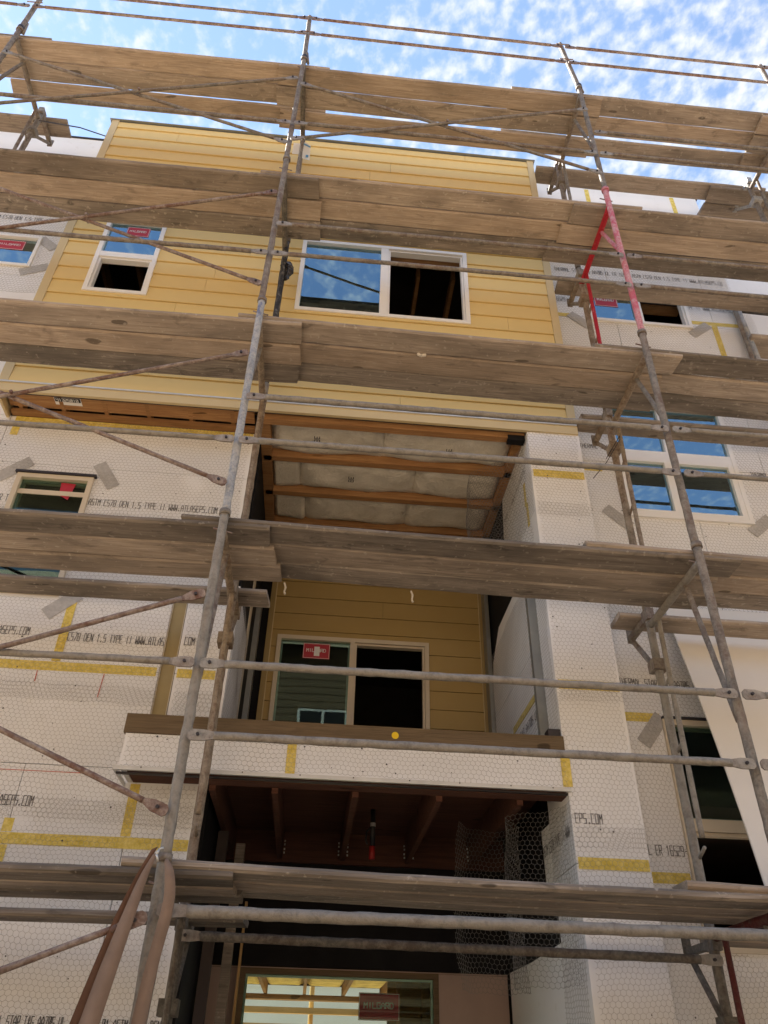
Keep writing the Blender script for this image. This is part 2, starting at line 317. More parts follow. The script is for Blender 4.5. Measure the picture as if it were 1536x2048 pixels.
def lettering(text, org, ux, uz, adv, h, sw, mat, parent, name='printed_text', nrm=(0, -1, 0), off=0.003, wf=0.68):
    """flat strokes from org along ux (advance) and uz (up), off metres in front of the surface"""
    org, ux, uz, nv = Vector(org), Vector(ux), Vector(uz), Vector(nrm); mb = MB()
    for i, ch in enumerate(text):
        for pl in G.get(ch, []):
            for (a, b), (c, d) in zip(pl[:-1], pl[1:]):
                p = org+ux*(i*adv+a*adv*wf)+uz*(b*h)+nv*off; q = org+ux*(i*adv+c*adv*wf)+uz*(d*h)+nv*off
                dr = (q-p)
                if dr.length < 1e-6: continue
                dr.normalize(); sd_ = nv.cross(dr)*sw*0.5; p = p-dr*sw*0.3; q = q+dr*sw*0.3
                mb.add([p+sd_, p-sd_, q-sd_, q+sd_], [(0, 1, 2, 3)])
    o = mb.build(name, mat, parent); o['kind'] = 'stuff'; return o

def hexnet(w, W_, H_):
    """edges of a honeycomb covering 0..W_ x 0..H_: arrays (n,2,2)"""
    a = w/math.sqrt(3); rows = int(H_/(1.5*a))+2; cols = int(W_/w)+2; E = []
    for r in range(-1, rows):
        z = r*1.5*a; o = 0.5*w if r % 2 else 0.0
        i = np.arange(-1, cols); x = i*w+o
        top = np.stack([x, np.full_like(x, z+0.5*a)], 1); l = np.stack([x-0.5*w, np.full_like(x, z)], 1); rr = np.stack([x+0.5*w, np.full_like(x, z)], 1)
        up = np.stack([x, np.full_like(x, z+1.5*a)], 1)
        E += [np.stack([l, top], 1), np.stack([top, rr], 1), np.stack([top, up], 1)]
    return np.concatenate(E).astype(float)
def wire_on(parent, fmap, W_, H_, keep=None, w=0.0365, hw=0.00085, lift=0.006, mat='wire', name='wire_mesh'):
    """stucco netting laid on a surface: fmap(u,v) -> point, normal given by finite differences along (u,v)"""
    E = hexnet(w, W_, H_); 
    uu, vv = E[..., 0], E[..., 1]
    wob = lambda u, v: (u+0.022*np.sin(v*2.1+u*0.7)+0.010*np.sin(u*5.3+v*3.1)+0.004*np.sin(u*13+v*17), v+0.020*np.sin(u*1.7+v*0.6)+0.010*np.sin(v*6.1-u*2.3)+0.004*np.sin(u*19-v*11))
    mid = E.mean(1); ok = (mid[:, 0] > 0) & (mid[:, 0] < W_) & (mid[:, 1] > 0) & (mid[:, 1] < H_)
    if keep is not None: ok &= keep(mid[:, 0], mid[:, 1])
    E = E[ok]; d = E[:, 1]-E[:, 0]; d /= np.linalg.norm(d, axis=1)[:, None]; p = np.stack([-d[:, 1], d[:, 0]], 1)*hw
    ends = []
    for k in (0, 1):
        for s_, l_ in ((1, lift*0.35), (-1, lift*0.35), (0, lift*0.35+2*hw)):
            q = E[:, k]+p*s_; a, b = wob(q[:, 0], q[:, 1]); ends.append(fmap(a, b, l_+0.009*(1+np.sin(a*5+b*4)*np.sin(a*2.3-b*3.7))))
    V = np.stack(ends, 1).reshape(-1, 3); n = len(E); base = np.arange(n)[:, None]*6
    F = np.concatenate([base+np.array([[0, 2, 5, 3]]), base+np.array([[2, 1, 4, 5]])])
    o = fast_mesh(name, V, F, mat, parent); o['kind'] = 'stuff'; return o
def wire_wall(parent, x0, x1, z0, z1, Y, holes=(), **k):
    def fm(a, b, l): return np.stack([x0+a, np.full_like(a, Y)-l, z0+b], 1)
    def kp(a, b):
        ok = np.ones(len(a), bool)
        for h in holes: ok &= ~((x0+a > h[0]) & (x0+a < h[1]) & (z0+b > h[2]) & (z0+b < h[3]))
        return ok
    return wire_on(parent, fm, x1-x0, z1-z0, kp, **k)
def wire_return(parent, y0, y1, z0, z1, X, side, **k):
    def fm(a, b, l): return np.stack([X+side*l, y0+a, z0+b], 1)
    return wire_on(parent, fm, y1-y0, z1-z0, None, **k)

# ------------------------------------------------------------------ ground and surroundings
g = MB(); g.add([(-300, -300, GROUND), (300, -300, GROUND), (300, 300, GROUND), (-300, 300, GROUND)], [(0, 1, 2, 3)])
tag(g.build('ground', 'concrete'), 'pale bare concrete and dirt ground of the building site', kind='structure')

def far_block(name, label, cx, cy, w, d, h, rz, storeys, nwin, wm='stucco_far'):
    r = empty(name, (cx, cy, GROUND)); r.rotation_euler.z = rz; tag(r, label, 'building')
    MB().box(-w/2, w/2, -d/2, d/2, 0, h).build('wall', wm, r)
    MB().box(-w/2-0.15, w/2+0.15, -d/2-0.15, d/2+0.15, h, h+0.35).build('roof', 'vinyl_tan', r)
    for k in range(int(h/0.25)):
        MB().hexa([(-w/2, -d/2-0.012, k*0.25+0.02), (w/2, -d/2-0.012, k*0.25+0.02), (w/2, -d/2-0.001, k*0.25+0.02), (-w/2, -d/2-0.001, k*0.25+0.02),
                   (-w/2, -d/2-0.004, k*0.25+0.24), (w/2, -d/2-0.004, k*0.25+0.24), (w/2, -d/2-0.001, k*0.25+0.24), (-w/2, -d/2-0.001, k*0.25+0.24)]).build('siding_board', wm, r)
    for s_ in range(storeys):
        for i in range(nwin):
            x = -w/2+w*(i+0.5)/nwin; z = 0.9+s_*3.0
            f = MB().box(x-0.8, x+0.8, -d/2-0.06, -d/2-0.014, z, z+1.3).build('window', 'vinyl', r)
            for q in (-1, 1): MB().box(x+q*0.38-0.33, x+q*0.38+0.33, -d/2-0.07, -d/2-0.062, z+0.08, z+1.22).build('pane', 'black_plastic', f)
    return r
far_block('white_house', 'white lap-sided building seen through the ground floor window', 1.5, 26, 24, 8, 7.5, math.radians(-14), 2, 6)
opp = far_block('opposite_building', 'tan building across the site behind the photographer', 0, -14, 44, 8, 13.2, math.radians(180), 4, 9, 'stucco_tan')

# ------------------------------------------------------------------ the building
SC = K; GROUND = -1.5/K
P, W, BK = 5.5, 5.87, 7.8                    # bay front / main wall / back of the recess
B = empty('apartment_building')
tag(B, 'apartment building under construction with yellow siding bay, white foam board walls and recessed balcony', 'building')
TOP = 10.1
win = {'big': (-0.60, 1.287, 6.56, 7.79), 'small': (-2.81, -2.15, 6.58, 7.84), 'upleft': (-4.42, -3.655, 7.345, 7.89), 'lowleft': (-2.93, -2.245, 3.18, 4.42),
       'quad': (2.775, 4.05, 4.43, 5.93), 'upright': (2.80, 4.05, 7.27, 7.88), 'lowright': (2.73, 3.80, 0.75, 2.40), 'balcony': (-0.55, 1.117, 2.45, 3.92), 'door': (-0.545, 1.165, -1.35, 0.755)}
holesW = [win[k] for k in ('upleft', 'lowleft', 'quad', 'upright', 'lowright')]
# light-tight inner shell
shell = MB()
for a in ((-9.0, -0.86, GROUND, 5.10), (-9.0, -3.20, 5.10, TOP)):
    for r in rects_minus(*a, holesW): shell.box(r[0], r[1], W+0.052, W+0.16, r[2], r[3])
for a in ((2.23, 4.68, 5.10, TOP), (2.23, 4.68, GROUND, 5.10)):
    for r in rects_minus(*a, holesW): shell.box(r[0], r[1], W+0.052, W+0.16, r[2], r[3])
shell.box(4.58, 4.68, W+0.162, 7.0, GROUND, TOP); shell.box(4.69, 9.5, 6.97, 7.1, GROUND, TOP)
shell.box(-9.1, -9.0, W, 12.1, GROUND, TOP); shell.box(9.5, 9.6, 6.9, 12.1, GROUND, TOP)
for r in rects_minus(-9.0, 9.5, GROUND, TOP, [(-4.0, 6.0, GROUND, 0.98)]): shell.box(r[0], r[1], 12.0, 12.12, r[2], r[3])
shell.box(-9.0, 9.5, 7.95, 11.99, 1.78, 1.9); shell.box(-9.0, -0.99, 6.04, 7.94, 1.78, 1.9); shell.box(1.95, 4.57, 6.04, 7.94, 1.78, 1.9)
shell.box(-9.0, 4.57, 7.95, 11.99, 5.2, 5.32); shell.box(-9.0, 4.57, 6.04, 7.94, 5.42, 5.5); shell.box(-3.2, 2.2, 5.56, 6.035, 5.42, 5.5)
shell.box(-9.0, 9.5, 7.11, 11.99, TOP-0.3, TOP-0.2); shell.box(-9.0, 4.57, 6.04, 7.105, TOP-0.3, TOP-0.2); shell.box(-3.2, 2.2, 5.56, 6.035, 9.80, 9.9)
shell.box(-3.2, -3.1, 5.56, 6.03, 5.5, 9.80); shell.box(2.1, 2.2, 5.56, 6.03, 5.5, 9.80)
shell.build('wall', 'core', B)
yb = MB()
for r in rects_minus(-3.2, 2.2, 5.12, 9.93, [win['big'], win['small']]): yb.box(r[0], r[1], P+0.014, P+0.058, r[2], r[3])
yb.build('bay_wall', 'core', B)
# recess linings (black building paper)
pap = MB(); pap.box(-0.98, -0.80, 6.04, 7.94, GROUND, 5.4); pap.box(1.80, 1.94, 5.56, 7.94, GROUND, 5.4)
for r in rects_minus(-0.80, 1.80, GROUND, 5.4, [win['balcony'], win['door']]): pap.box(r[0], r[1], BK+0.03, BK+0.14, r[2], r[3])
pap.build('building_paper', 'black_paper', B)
MB().box(1.95, 2.222, 5.56, 5.93, GROUND, 5.08).build('column_core', 'black_paper', B)

# ---- foam boards on the main walls, one object each, seams left open
SEAM = 0.003
def foam_cells(xs, zs, Y, holes, th=0.05):
    for a, b in zip(xs[:-1], xs[1:]):
        for c, d in zip(zs[:-1], zs[1:]):
            rs = rects_minus(a+SEAM, b-SEAM, c+SEAM, d-SEAM, holes); mb = MB(); jy = random.uniform(0, 0.004)
            for r in rs: mb.box(r[0], r[1], Y-jy, Y+th-jy, r[2], r[3])
            if rs: mb.build('foam_board', 'foam', B)
foam_cells([-9.0, -6.2, -3.72, -2.12, -1.31], [2.56, 3.32], W, holesW); foam_cells([-1.19, -0.86], [2.56, 3.32], W, holesW)
foam_cells([-9.0, -6.2, -3.72, -1.31], [1.80, 2.56], W, holesW); foam_cells([-1.19, -0.86], [1.80, 2.56], W, holesW)
foam_cells([-9.0, -6.2, -3.2, -0.86], [3.32, 4.55, 5.12], W, holesW)
foam_cells([-9.0, -6.2, -2.12, -1.31, -0.86], [0.0, 1.29, 1.80], W, holesW); foam_cells([-9.0, -6.2, -3.6, -0.86], [GROUND, 0.0], W, holesW)
foam_cells([-9.0, -6.2, -4.9, -3.245], [5.12, 6.35, 7.2, 8.4, 9.3, TOP], W, holesW)
foam_cells([2.285, 3.5, 4.70], [GROUND, 0.0, 1.215, 2.415, 3.7, 5.0, 5.10], W, holesW)
foam_cells([2.285, 3.13, 4.34, 4.70], [5.10, 6.3, 7.335, 8.5, 9.3, TOP], W, holesW)
foam_cells([4.70, 6.6, 9.5], [GROUND, 1.2, 2.4, 3.6, 4.8, 6.0, 7.2, 8.4, 9.3, TOP], 6.9, [], 0.06)
# column front, its left return, ledge
for c, d in zip([GROUND, 0.0, 1.205, 2.49, 3.55, 4.60], [0.0, 1.205, 2.49, 3.55, 4.60, 5.10]):
    MB().box(1.775, 2.28, P, P+0.05, c+SEAM, d-SEAM).build('foam_board', 'foam', B)
    MB().box(1.775, 1.79, P+0.052, 6.05, c+SEAM, d-SEAM).build('foam_board', 'foam', B)
def ret_poly(pts, X0=1.776, X1=1.798):
    n = len(pts); mb = MB(); mb.add([(X0, y, z) for y, z in pts]+[(X1, y, z) for y, z in pts], [tuple(range(n)), tuple(range(2*n-1, n-1, -1))]+[(i, i+n, (i+1) % n+n, (i+1) % n) for i in range(n)])
    return mb.build('foam_board', 'foam', B)
ret_poly([(6.053, 4.05), (6.30, 4.18), (6.62, 4.02), (6.75, 4.30), (6.62, 5.10), (6.053, 5.10)])
ret_poly([(6.053, 1.98), (7.70, 1.98), (7.70, 3.02), (6.053, 3.02)]); ret_poly([(6.053, 3.026), (7.70, 3.026), (7.55, 3.62), (7.2, 3.86), (6.053, 3.86)])
ret_poly([(6.053, 1.02), (6.28, 1.02), (6.30, 1.60), (6.053, 1.60)]); ret_poly([(6.053, GROUND), (7.70, GROUND), (7.70, 0.77), (6.9, 0.77), (6.053, 0.80)])
MB().box(2.28, 2.284, P, W, GROUND, 5.09).build('corner_bead', 'foam', B)
MB().box(-0.855, -0.785, W+0.055, 6.95, 1.98, 3.42).build('foam_board', 'foam', B)
MB().box(-1.37, 1.775, P, P+0.05, 1.70, 1.935).build('foam_board', 'foam', B).name = 'ledge_foam_board'
MB().box(-1.37, -1.335, P+0.051, W, 1.70, 1.935).build('foam_board', 'foam', B)
MB().box(-1.385, 1.78, P-0.012, P+0.06, 1.938, 2.075).build('ledge_cap', 'fascia', B)
MB().box(-1.385, -1.335, P+0.062, W, 1.938, 2.075).build('ledge_cap', 'fascia', B)
dm = MB(); dm.box(-1.40, 1.79, P-0.026, P-0.002, 1.672, 1.699); dm.box(-1.40, -1.385, P-0.001, W, 1.672, 1.698); dm.build('drip_strip', 'drip_metal', B)
MB().box(-1.384, 1.775, P+0.02, P+0.05, 1.66, 1.671).build('drip_shadow_strip', 'dark_metal', B)  # dark strip standing in for the shadow line under the drip strip
MB().box(1.68, 1.772, P+0.02, P+0.12, 2.076, 2.14).build('corner_flashing', 'dark_metal', B)
for k in range(9):                                   # screw heads along the drip strip
    x = -1.2+k*0.36+random.uniform(-0.05, 0.05); MB().box(x-0.004, x+0.004, P-0.0285, P-0.0262, 1.688, 1.696).build('screw', 'dark_metal', B)

# ---- yellow bay: every board a piece
EXP, Z0 = 0.2187, 5.205
hb = [win['big'], win['small']]
def boards(x0, x1, zlo, zhi, base, expo, Y, holes, mat, joints, parent, proud=0.016, lap=0.0045):
    k = math.floor((zlo-base)/expo)
    while base+k*expo < zhi-1e-3:
        a, b = max(zlo, base+k*expo), min(zhi, base+(k+1)*expo)
        cuts = [x0]+sorted(j for j in joints.get(k, []) if x0 < j < x1)+[x1]
        for c, d in zip(cuts[:-1], cuts[1:]):
            rs = rects_minus(c+(0.0015 if c > x0 else 0), d-(0.0015 if d < x1 else 0), a+lap, b-0.0005, holes); comps = {}
            if not rs: continue
            xs_, merged = sorted(rs), []
            for r in xs_:                                      # pieces parted by a window are separate boards
                for grp in merged:
                    if any(r[0] <= q[1]+1e-3 and r[1] >= q[0]-1e-3 for q in grp): grp.append(r); break
                else: merged.append([r])
            for grp in merged:
                mb = MB()
                for r in grp:
                    fy = lambda z: Y-0.002-proud*(1-(z-(base+k*expo))/expo)
                    mb.hexa([(r[0], fy(r[2]), r[2]), (r[1], fy(r[2]), r[2]), (r[1], Y+0.012, r[2]), (r[0], Y+0.012, r[2]),
                             (r[0], fy(r[3]), r[3]), (r[1], fy(r[3]), r[3]), (r[1], Y+0.012, r[3]), (r[0], Y+0.012, r[3])])
                mb.build('siding_board', mat, parent)
        k += 1
J = {k: [random.uniform(-2.6, 1.8)] for k in range(0, 24)}; J[0] = [0.54]; J[1] = [-1.9]; J[3] = [-1.1]; J[6] = [-2.4, 1.7]; J[8] = [-1.5]
boards(-3.15, 2.19, Z0, 9.93, Z0, EXP, P, hb, 'siding', J, B)
MB().box(-3.24, -3.152, P-0.018, P+0.012, Z0, 9.95).build('corner_trim', 'siding_trim', B)
MB().box(-3.24, -3.215, P+0.0125, W, 5.09, 9.95).build('corner_trim', 'siding_trim', B)
MB().box(2.192, 2.275, P-0.018, P+0.012, Z0, 9.95).build('corner_trim', 'siding_trim', B)
MB().box(2.25, 2.275, P+0.0125, W, 5.09, 9.95).build('corner_trim', 'siding_trim', B)
MB().box(-3.24, 2.275, P-0.020, P+0.012, 5.09, 5.188).build('skirt_trim', 'siding_trim', B)
fl = MB(); fl.box(-3.24, 2.27, P-0.034, P-0.014, 5.189, 5.203); fl.build('flashing', 'drip_metal', B)
cp = MB(); cp.box(-3.27, 2.30, P-0.035, W+0.2, 9.952, 9.962); cp.build('parapet_cap', 'grey_metal', B)
cp = MB(); cp.box(-9, -3.29, W-0.02, W+0.2, TOP+0.002, TOP+0.02); cp.build('parapet_cap', 'dark_metal', B)
cp = MB(); cp.box(2.31, 4.74, W-0.02, W+0.2, TOP+0.002, TOP+0.02); cp.build('parapet_cap', 'dark_metal', B)
# soffit of the bay: exposed framing
for x in np.arange(-3.12, -0.9, 0.406): MB().box(x, x+0.038, P+0.02, W-0.002, 5.16, 5.36).build('joist', 'framing', B)
MB().box(-3.2, 2.2, P+0.014, P+0.052, 5.125, 5.36).build('rim_joist', 'framing', B)
MB().box(-3.19, -0.86, W-0.075, W-0.003, 5.121, 5.158).build('ledger', 'framing', B)
MB().box(-3.19, 2.2, P+0.056, W-0.002, 5.365, 5.385).build('soffit_sheathing', 'framing', B)
MB().box(-3.19, -0.86, P+0.095, W-0.10, 5.162, 5.20).build('soffit_board', 'framing', B)
MB().box(-3.19, -0.86, P+0.06, P+0.092, 5.150, 5.20).build('soffit_board', 'framing', B)
lb = MB().box(-2.75, -2.50, P+0.10, P+0.205, 5.1605, 5.1615)
# ---- balcony ceiling: joists and insulation batts
jy = [5.57, 6.16, 6.74, 7.33]
for k, y in enumerate(jy): MB().box(-0.78, 1.77, y, y+0.075, 5.06 if k == 0 else 5.10, 5.34).build('joist', 'framing', B)
MB().box(-0.80, -0.70, 5.65, 7.75, 5.10, 5.335).build('rim_joist', 'framing', B); MB().box(1.70, 1.775, 5.65, 7.75, 5.10, 5.335).build('rim_joist', 'framing', B)
MB().box(1.60, 1.765, 5.56, 5.64, 5.03, 5.09).build('joist_end', 'black_paper', B)
def batt(x0, x1, y0, y1, z, sag, seed):
    r = np.random.default_rng(seed); nx, ny = 28, 14; ph = r.uniform(0, 6.28, 12)
    uu, vv = np.meshgrid(np.linspace(0, 1, nx), np.linspace(0, 1, ny)); x = x0+(x1-x0)*uu; y = y0+(y1-y0)*vv
    e = np.minimum(1, 9*np.minimum(uu, 1-uu))**0.5*np.minimum(1, 5*np.minimum(vv, 1-vv))**0.6
    bumps = sum(np.sin(x*(5+3.1*i)+ph[i])*np.sin(y*(7+2.3*i)+ph[i+6])/(i+1.2) for i in range(6))*0.012
    yy = y+0.02*np.sin(x*7+ph[0])*(vv > 0.5)
    V = np.stack([x, yy, z+0.05-e*(0.05+sag)+bumps*e], -1).reshape(-1, 3); I = np.arange(nx*ny).reshape(ny, nx)
    F = np.stack([I[:-1, :-1], I[1:, :-1], I[1:, 1:], I[:-1, 1:]], -1).reshape(-1, 4)
    o = fast_mesh('insulation_batt', V, F, 'batt', B); o.data.polygons.foreach_set('use_smooth', [True]*len(o.data.polygons)); return o
sd_ = 1
for (y0, y1), cuts in zip(((5.645, 6.16), (6.235, 6.74), (6.815, 7.33)), ([-0.70, 0.42, 1.70], [-0.70, -0.42, 0.80, 1.70], [-0.70, -0.36, 0.78, 1.70])):
    for a, b in zip(cuts[:-1], cuts[1:]): batt(a, b, y0, y1+0.02, 5.155, 0.018, sd_); sd_ += 1
batt(-0.70, 1.70, 7.405, 7.8, 5.17, 0.03, 40)
MB().box(-0.80, 1.78, 5.65, 7.8, 5.336, 5.36).build('ceiling_sheathing', 'framing', B)
for t_, x, y in (('38', -0.22, 5.80), ('38', 1.10, 5.84), ('38', 0.15, 6.40)): lettering(t_, (x, y+0.02, 5.118), (0, 1, 0), (-1, 0, 0), 0.05, 0.05, 0.008, 'ink', B, nrm=(0, 0, -1), off=0.012)
# ---- balcony back wall
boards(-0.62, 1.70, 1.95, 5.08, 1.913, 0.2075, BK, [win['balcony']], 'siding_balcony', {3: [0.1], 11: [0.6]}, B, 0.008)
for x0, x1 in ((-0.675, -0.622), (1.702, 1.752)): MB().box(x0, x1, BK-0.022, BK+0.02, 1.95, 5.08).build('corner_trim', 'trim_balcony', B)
MB().box(-0.622, -0.612, BK-0.024, BK-0.012, 1.95, 5.08).build('caulk_bead', 'siding_trim', B); MB().box(1.694, 1.7015, BK-0.024, BK-0.012, 1.95, 5.08).build('caulk_bead', 'siding_trim', B)
MB().box(-0.80, -0.745, 7.58, 7.70, 1.95, 4.3).build('corner_channel', 'grey_metal', B); MB().box(1.73, 1.775, 7.60, 7.75, 1.95, 5.0).build('corner_channel', 'grey_metal', B)
MB().box(-0.798, -0.785, 6.97, 7.10, 1.95, 4.2).build('corner_channel', 'vinyl_tan', B)
MB().box(1.700, 1.774, 5.80, 5.86, 2.0, 3.7).build('corner_channel', 'grey_metal', B).name = 'jamb_channel'
# balcony deck and the soffit below it
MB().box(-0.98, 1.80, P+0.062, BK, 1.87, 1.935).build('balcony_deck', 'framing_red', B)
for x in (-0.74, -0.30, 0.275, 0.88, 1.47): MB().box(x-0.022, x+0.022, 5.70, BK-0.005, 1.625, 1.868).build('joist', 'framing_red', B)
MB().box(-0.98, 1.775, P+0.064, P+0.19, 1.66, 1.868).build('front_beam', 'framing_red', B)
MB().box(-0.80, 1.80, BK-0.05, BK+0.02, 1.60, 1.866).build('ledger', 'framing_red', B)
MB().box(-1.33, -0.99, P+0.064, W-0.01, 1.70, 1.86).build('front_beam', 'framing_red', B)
for x in (-0.26, 0.235, 0.315, 0.84, 0.92, 1.43):    # joist hangers
    for k in range(4): MB().box(x-0.006, x+0.006, 7.60+0.02*(k % 2), 7.61+0.02*(k % 2), 1.64+0.035*k, 1.655+0.035*k).build('nail_head', 'drip_metal', B)
# ---- lower back wall
for r in rects_minus(-0.80, 1.775, GROUND, 0.768, [win['door']]): MB().box(r[0]+0.001, r[1]-0.001, BK, BK+0.028, r[2], r[3]-0.004).build('lower_board', 'foam_shaded', B)  # foam beside the door, the recess shade put into a brownish colour
for zz in (0.772, 1.19): MB().box(-0.80, 1.775, BK-0.002, BK+0.029, zz, zz+0.41).build('paper_strip', 'black_paper', B)
MB().box(-0.66, -0.585, 7.2, 7.28, GROUND, 1.62).build('stud', 'plank_grey', B); MB().box(-0.78, -0.70, 6.8, 6.88, GROUND, 1.62).build('stud', 'core', B)
MB().box(-0.565, -0.545, 7.70, 7.76, GROUND, 1.25).build('stud', 'far_wood', B)  # stands in for a lit gap; its brightness is put into the wood colour

# ---- vertical metal strip, tape, print, patches on the foam
MB().box(-1.302, -1.198, W+0.012, W+0.05, 1.80, 3.32).build('reveal_strip', 'gold_metal', B)
for x in (-1.307, -1.197): MB().box(x, x+0.005, W-0.006, W+0.011, 1.80, 3.32).build('reveal_edge', 'vinyl_tan', B)
def tape(x0, x1, z0, z1, Y=W): return MB().box(x0, x1, Y-0.0055, Y-0.0045, z0, z1).build('tape', 'tape', B)
for a in ((-3.72, -1.33, 2.525, 2.60), (-1.17, -0.87, 2.525, 2.60), (-2.155, -2.085, 2.605, 3.30), (-3.15, -0.87, 5.03, 5.115), (-3.15, -3.08, 4.88, 5.025),
          (-3.7, -0.87, 1.25, 1.325), (-1.345, -1.275, 1.33, 1.69), (-2.155, -2.085, 1.10, 1.245), (-2.155, -2.085, 1.33, 1.42),
          (2.31, 2.72, 2.375, 2.45), (2.31, 2.72, 1.175, 1.25), (2.30, 2.62, 4.97, 5.03), (2.30, 2.60, 7.31, 7.37), (4.06, 4.68, 7.37, 7.43), (4.30, 4.37, 6.4, 7.365), (3.10, 3.16, 9.4, 10.05), (4.31, 4.37, 9.4, 10.05)): tape(*a)
for a in ((1.79, 2.27, 4.54, 4.625), (1.79, 1.93, 4.68, 4.73), (1.79, 2.27, 2.455, 2.53), (1.785, 2.275, 1.17, 1.245), (1.74, 1.81, 1.71, 1.93), (-0.232, -0.166, 1.702, 1.932)): tape(*a, Y=P)
for z0_, z1_, y0_, y1_ in ((4.40, 4.66, 5.75, 5.80), (4.15, 4.40, 5.72, 5.77), (2.6, 2.66, 5.9, 6.9)): MB().box(1.769, 1.7745, y0_, y1_, z0_, z1_).build('tape', 'tape', B)
pm = MB(); pm.add([(0.534+0.026*math.cos(a), P-0.0135, 2.014+0.026*math.sin(a)) for a in np.linspace(0, 2*math.pi, 16, endpoint=False)], [tuple(range(16))]); pm.build('paint_dot', 'paint_mark', B)
UX, UZ = (1, 0, 0), (0, 0, 1)
FULL = 'THERMAL STAR T&G AA705 UL ER 16529 ASTM C578 DEN 1.5 TYPE II WWW.ATLASEPS.COM'
def pr(text, x, z, Y=W, adv=0.0275, h=0.068, sw=0.0050): lettering(text, (x, Y, z), UX, UZ, adv, h, sw, 'ink', B, off=0.0065)
pr('ASTM C578 DEN 1.5 TYPE II WWW.ATLASEPS.COM', -2.235, 4.125); pr('STAR T', -3.10, 4.11)
pr('WWW.ATLASEPS.COM', -2.82, 2.815); pr('C578 DEN 1.5 TYPE II WWW.ATLAS', -2.08, 2.79, adv=0.0256); pr('COM', -1.155, 2.81, adv=0.029)
pr('WWW.ATLASEPS.COM', -2.41, 1.505, adv=0.0265); pr('THERMAL STAR T&G AA705 UL', -1.955, 0.205, adv=0.0208, h=0.062); pr('01 ASTM C578 DEN', -1.215, 0.20, adv=0.0225, h=0.062)
pr('EPS.COM', 1.80, 1.465, P, 0.0285, 0.066); pr('L ER 16529-', 2.44, 1.365); pr('THERMAL STAR T&G AA705 UL ER', 2.43, 2.675)
pr('THERMAL STAR', 2.43, 5.27, h=0.055); pr('THERMAL STAR', 4.18, 5.04)
pr(FULL[:76], 2.48, 8.165, adv=0.0284); pr('16529', 2.42, 7.585); pr('PE II WWW.ATLASEPS.C', 4.09, 7.64, adv=0.0290)
pr('ER 16529 ASTM C578 DEN 1.5 TYPE II', -4.60, 8.205); pr('1.5 TYPE II', 4.78, 8.0, 6.9)
lettering('THERMAL STAR T&G AA705 UL', (1.775, 7.3, 2.45), (0, -1, 0), UZ, 0.05, 0.07, 0.008, 'ink', B, nrm=(-1, 0, 0), off=0.006)
lettering('ASTM C578 TYPE II WWW', (1.775, 6.27, 1.40), (0, -1, 0), UZ, 0.034, 0.07, 0.007, 'ink', B, nrm=(-1, 0, 0), off=0.006)
lettering('TYPE II WWW.ATLASEPS', (1.775, 6.6, 4.75), (0, -1, 0), UZ, 0.045, 0.06, 0.006, 'ink', B, nrm=(-1, 0, 0), off=0.006)
for x, z0_, z1_, dx in ((-2.235, 2.43, 2.52, -0.004), (-1.735, 2.33, 2.52, 0.008)):    # red marks below the taped seam
    MB().hexa([(x, W-0.0075, z0_), (x+0.006, W-0.0075, z0_), (x+0.006, W-0.006, z0_), (x, W-0.006, z0_), (x+dx, W-0.0075, z1_), (x+dx+0.006, W-0.0075, z1_), (x+dx+0.006, W-0.006, z1_), (x+dx, W-0.006, z1_)]).build('chalk_mark', 'ink_red', B)
MB().box(-3.4, -1.60, W-0.0075, W-0.006, 1.748, 1.752).build('chalk_line', 'ink_red', B)
def patch(cx, cz, ang, w_=0.27, h_=0.12, Y=W):
    c_, s_ = math.cos(ang), math.sin(ang); q = [(-w_/2, -h_/2), (w_/2, -h_/2), (w_/2, h_/2), (-w_/2, h_/2)]
    pts = [(cx+a*c_-b*s_, cz+a*s_+b*c_) for a, b in q]
    MB().hexa([(x, Y-0.009, z) for x, z in (pts[0], pts[1])]+[(x, Y-0.0075, z) for x, z in (pts[1], pts[0])]+[(x, Y-0.009, z) for x, z in (pts[3], pts[2])]+[(x, Y-0.0075, z) for x, z in (pts[2], pts[3])]).build('mesh_patch', 'mesh_patch', B)
for a in ((-2.99, 4.46, 0.72, 0.36), (-2.15, 4.47, -0.95, 0.32), (-2.20, 3.11, 0.75, 0.30), (-3.60, 7.32, 0.45, 0.32), (-3.58, 7.80, -0.7, 0.26), (2.69, 4.41, -0.75, 0.30), (4.12, 4.43, 0.7, 0.30),
          (2.68, 7.26, -0.75, 0.30), (4.14, 7.27, 0.7, 0.32), (2.64, 2.31, 0.9, 0.30)): patch(*a)
lbo = lb.build('grade_label', 'white_label', B)
MB().box(-2.745, -2.505, P+0.105, P+0.160, 5.1585, 5.1595).build('grade_label_band', 'black_plastic', B)
lettering('41325010', (-2.73, P+0.152, 5.158), UX, (0, -1, 0), 0.0265, 0.036, 0.006, 'white_label', B, nrm=(0, 0, -1), off=0.001)

fs = MB(); rf = random.Random(11)
for (xa, xb, za, zb_, Y, n_) in ((-3.7, -0.9, 0.0, 5.0, W, 70), (2.32, 4.66, 0.0, 9.9, W, 90), (1.80, 2.26, 0.0, 5.0, P, 26), (-1.3, 1.75, 1.72, 1.92, P, 14), (-4.6, -3.3, 7.0, 9.9, W, 24)):
    for _ in range(n_):
        x, z, r_ = rf.uniform(xa, xb), rf.uniform(za, zb_), rf.uniform(0.0035, 0.008)
        if any(h[0] < x < h[1] and h[2] < z < h[3] for h in holesW): continue
        fs.add([(x+r_*math.cos(a), Y-0.0062, z+r_*math.sin(a)) for a in np.linspace(0, 2*math.pi, 7)[:-1]], [(0, 1, 2, 3, 4, 5)])
fs.build('fasteners', 'dark_metal', B)['kind'] = 'stuff'
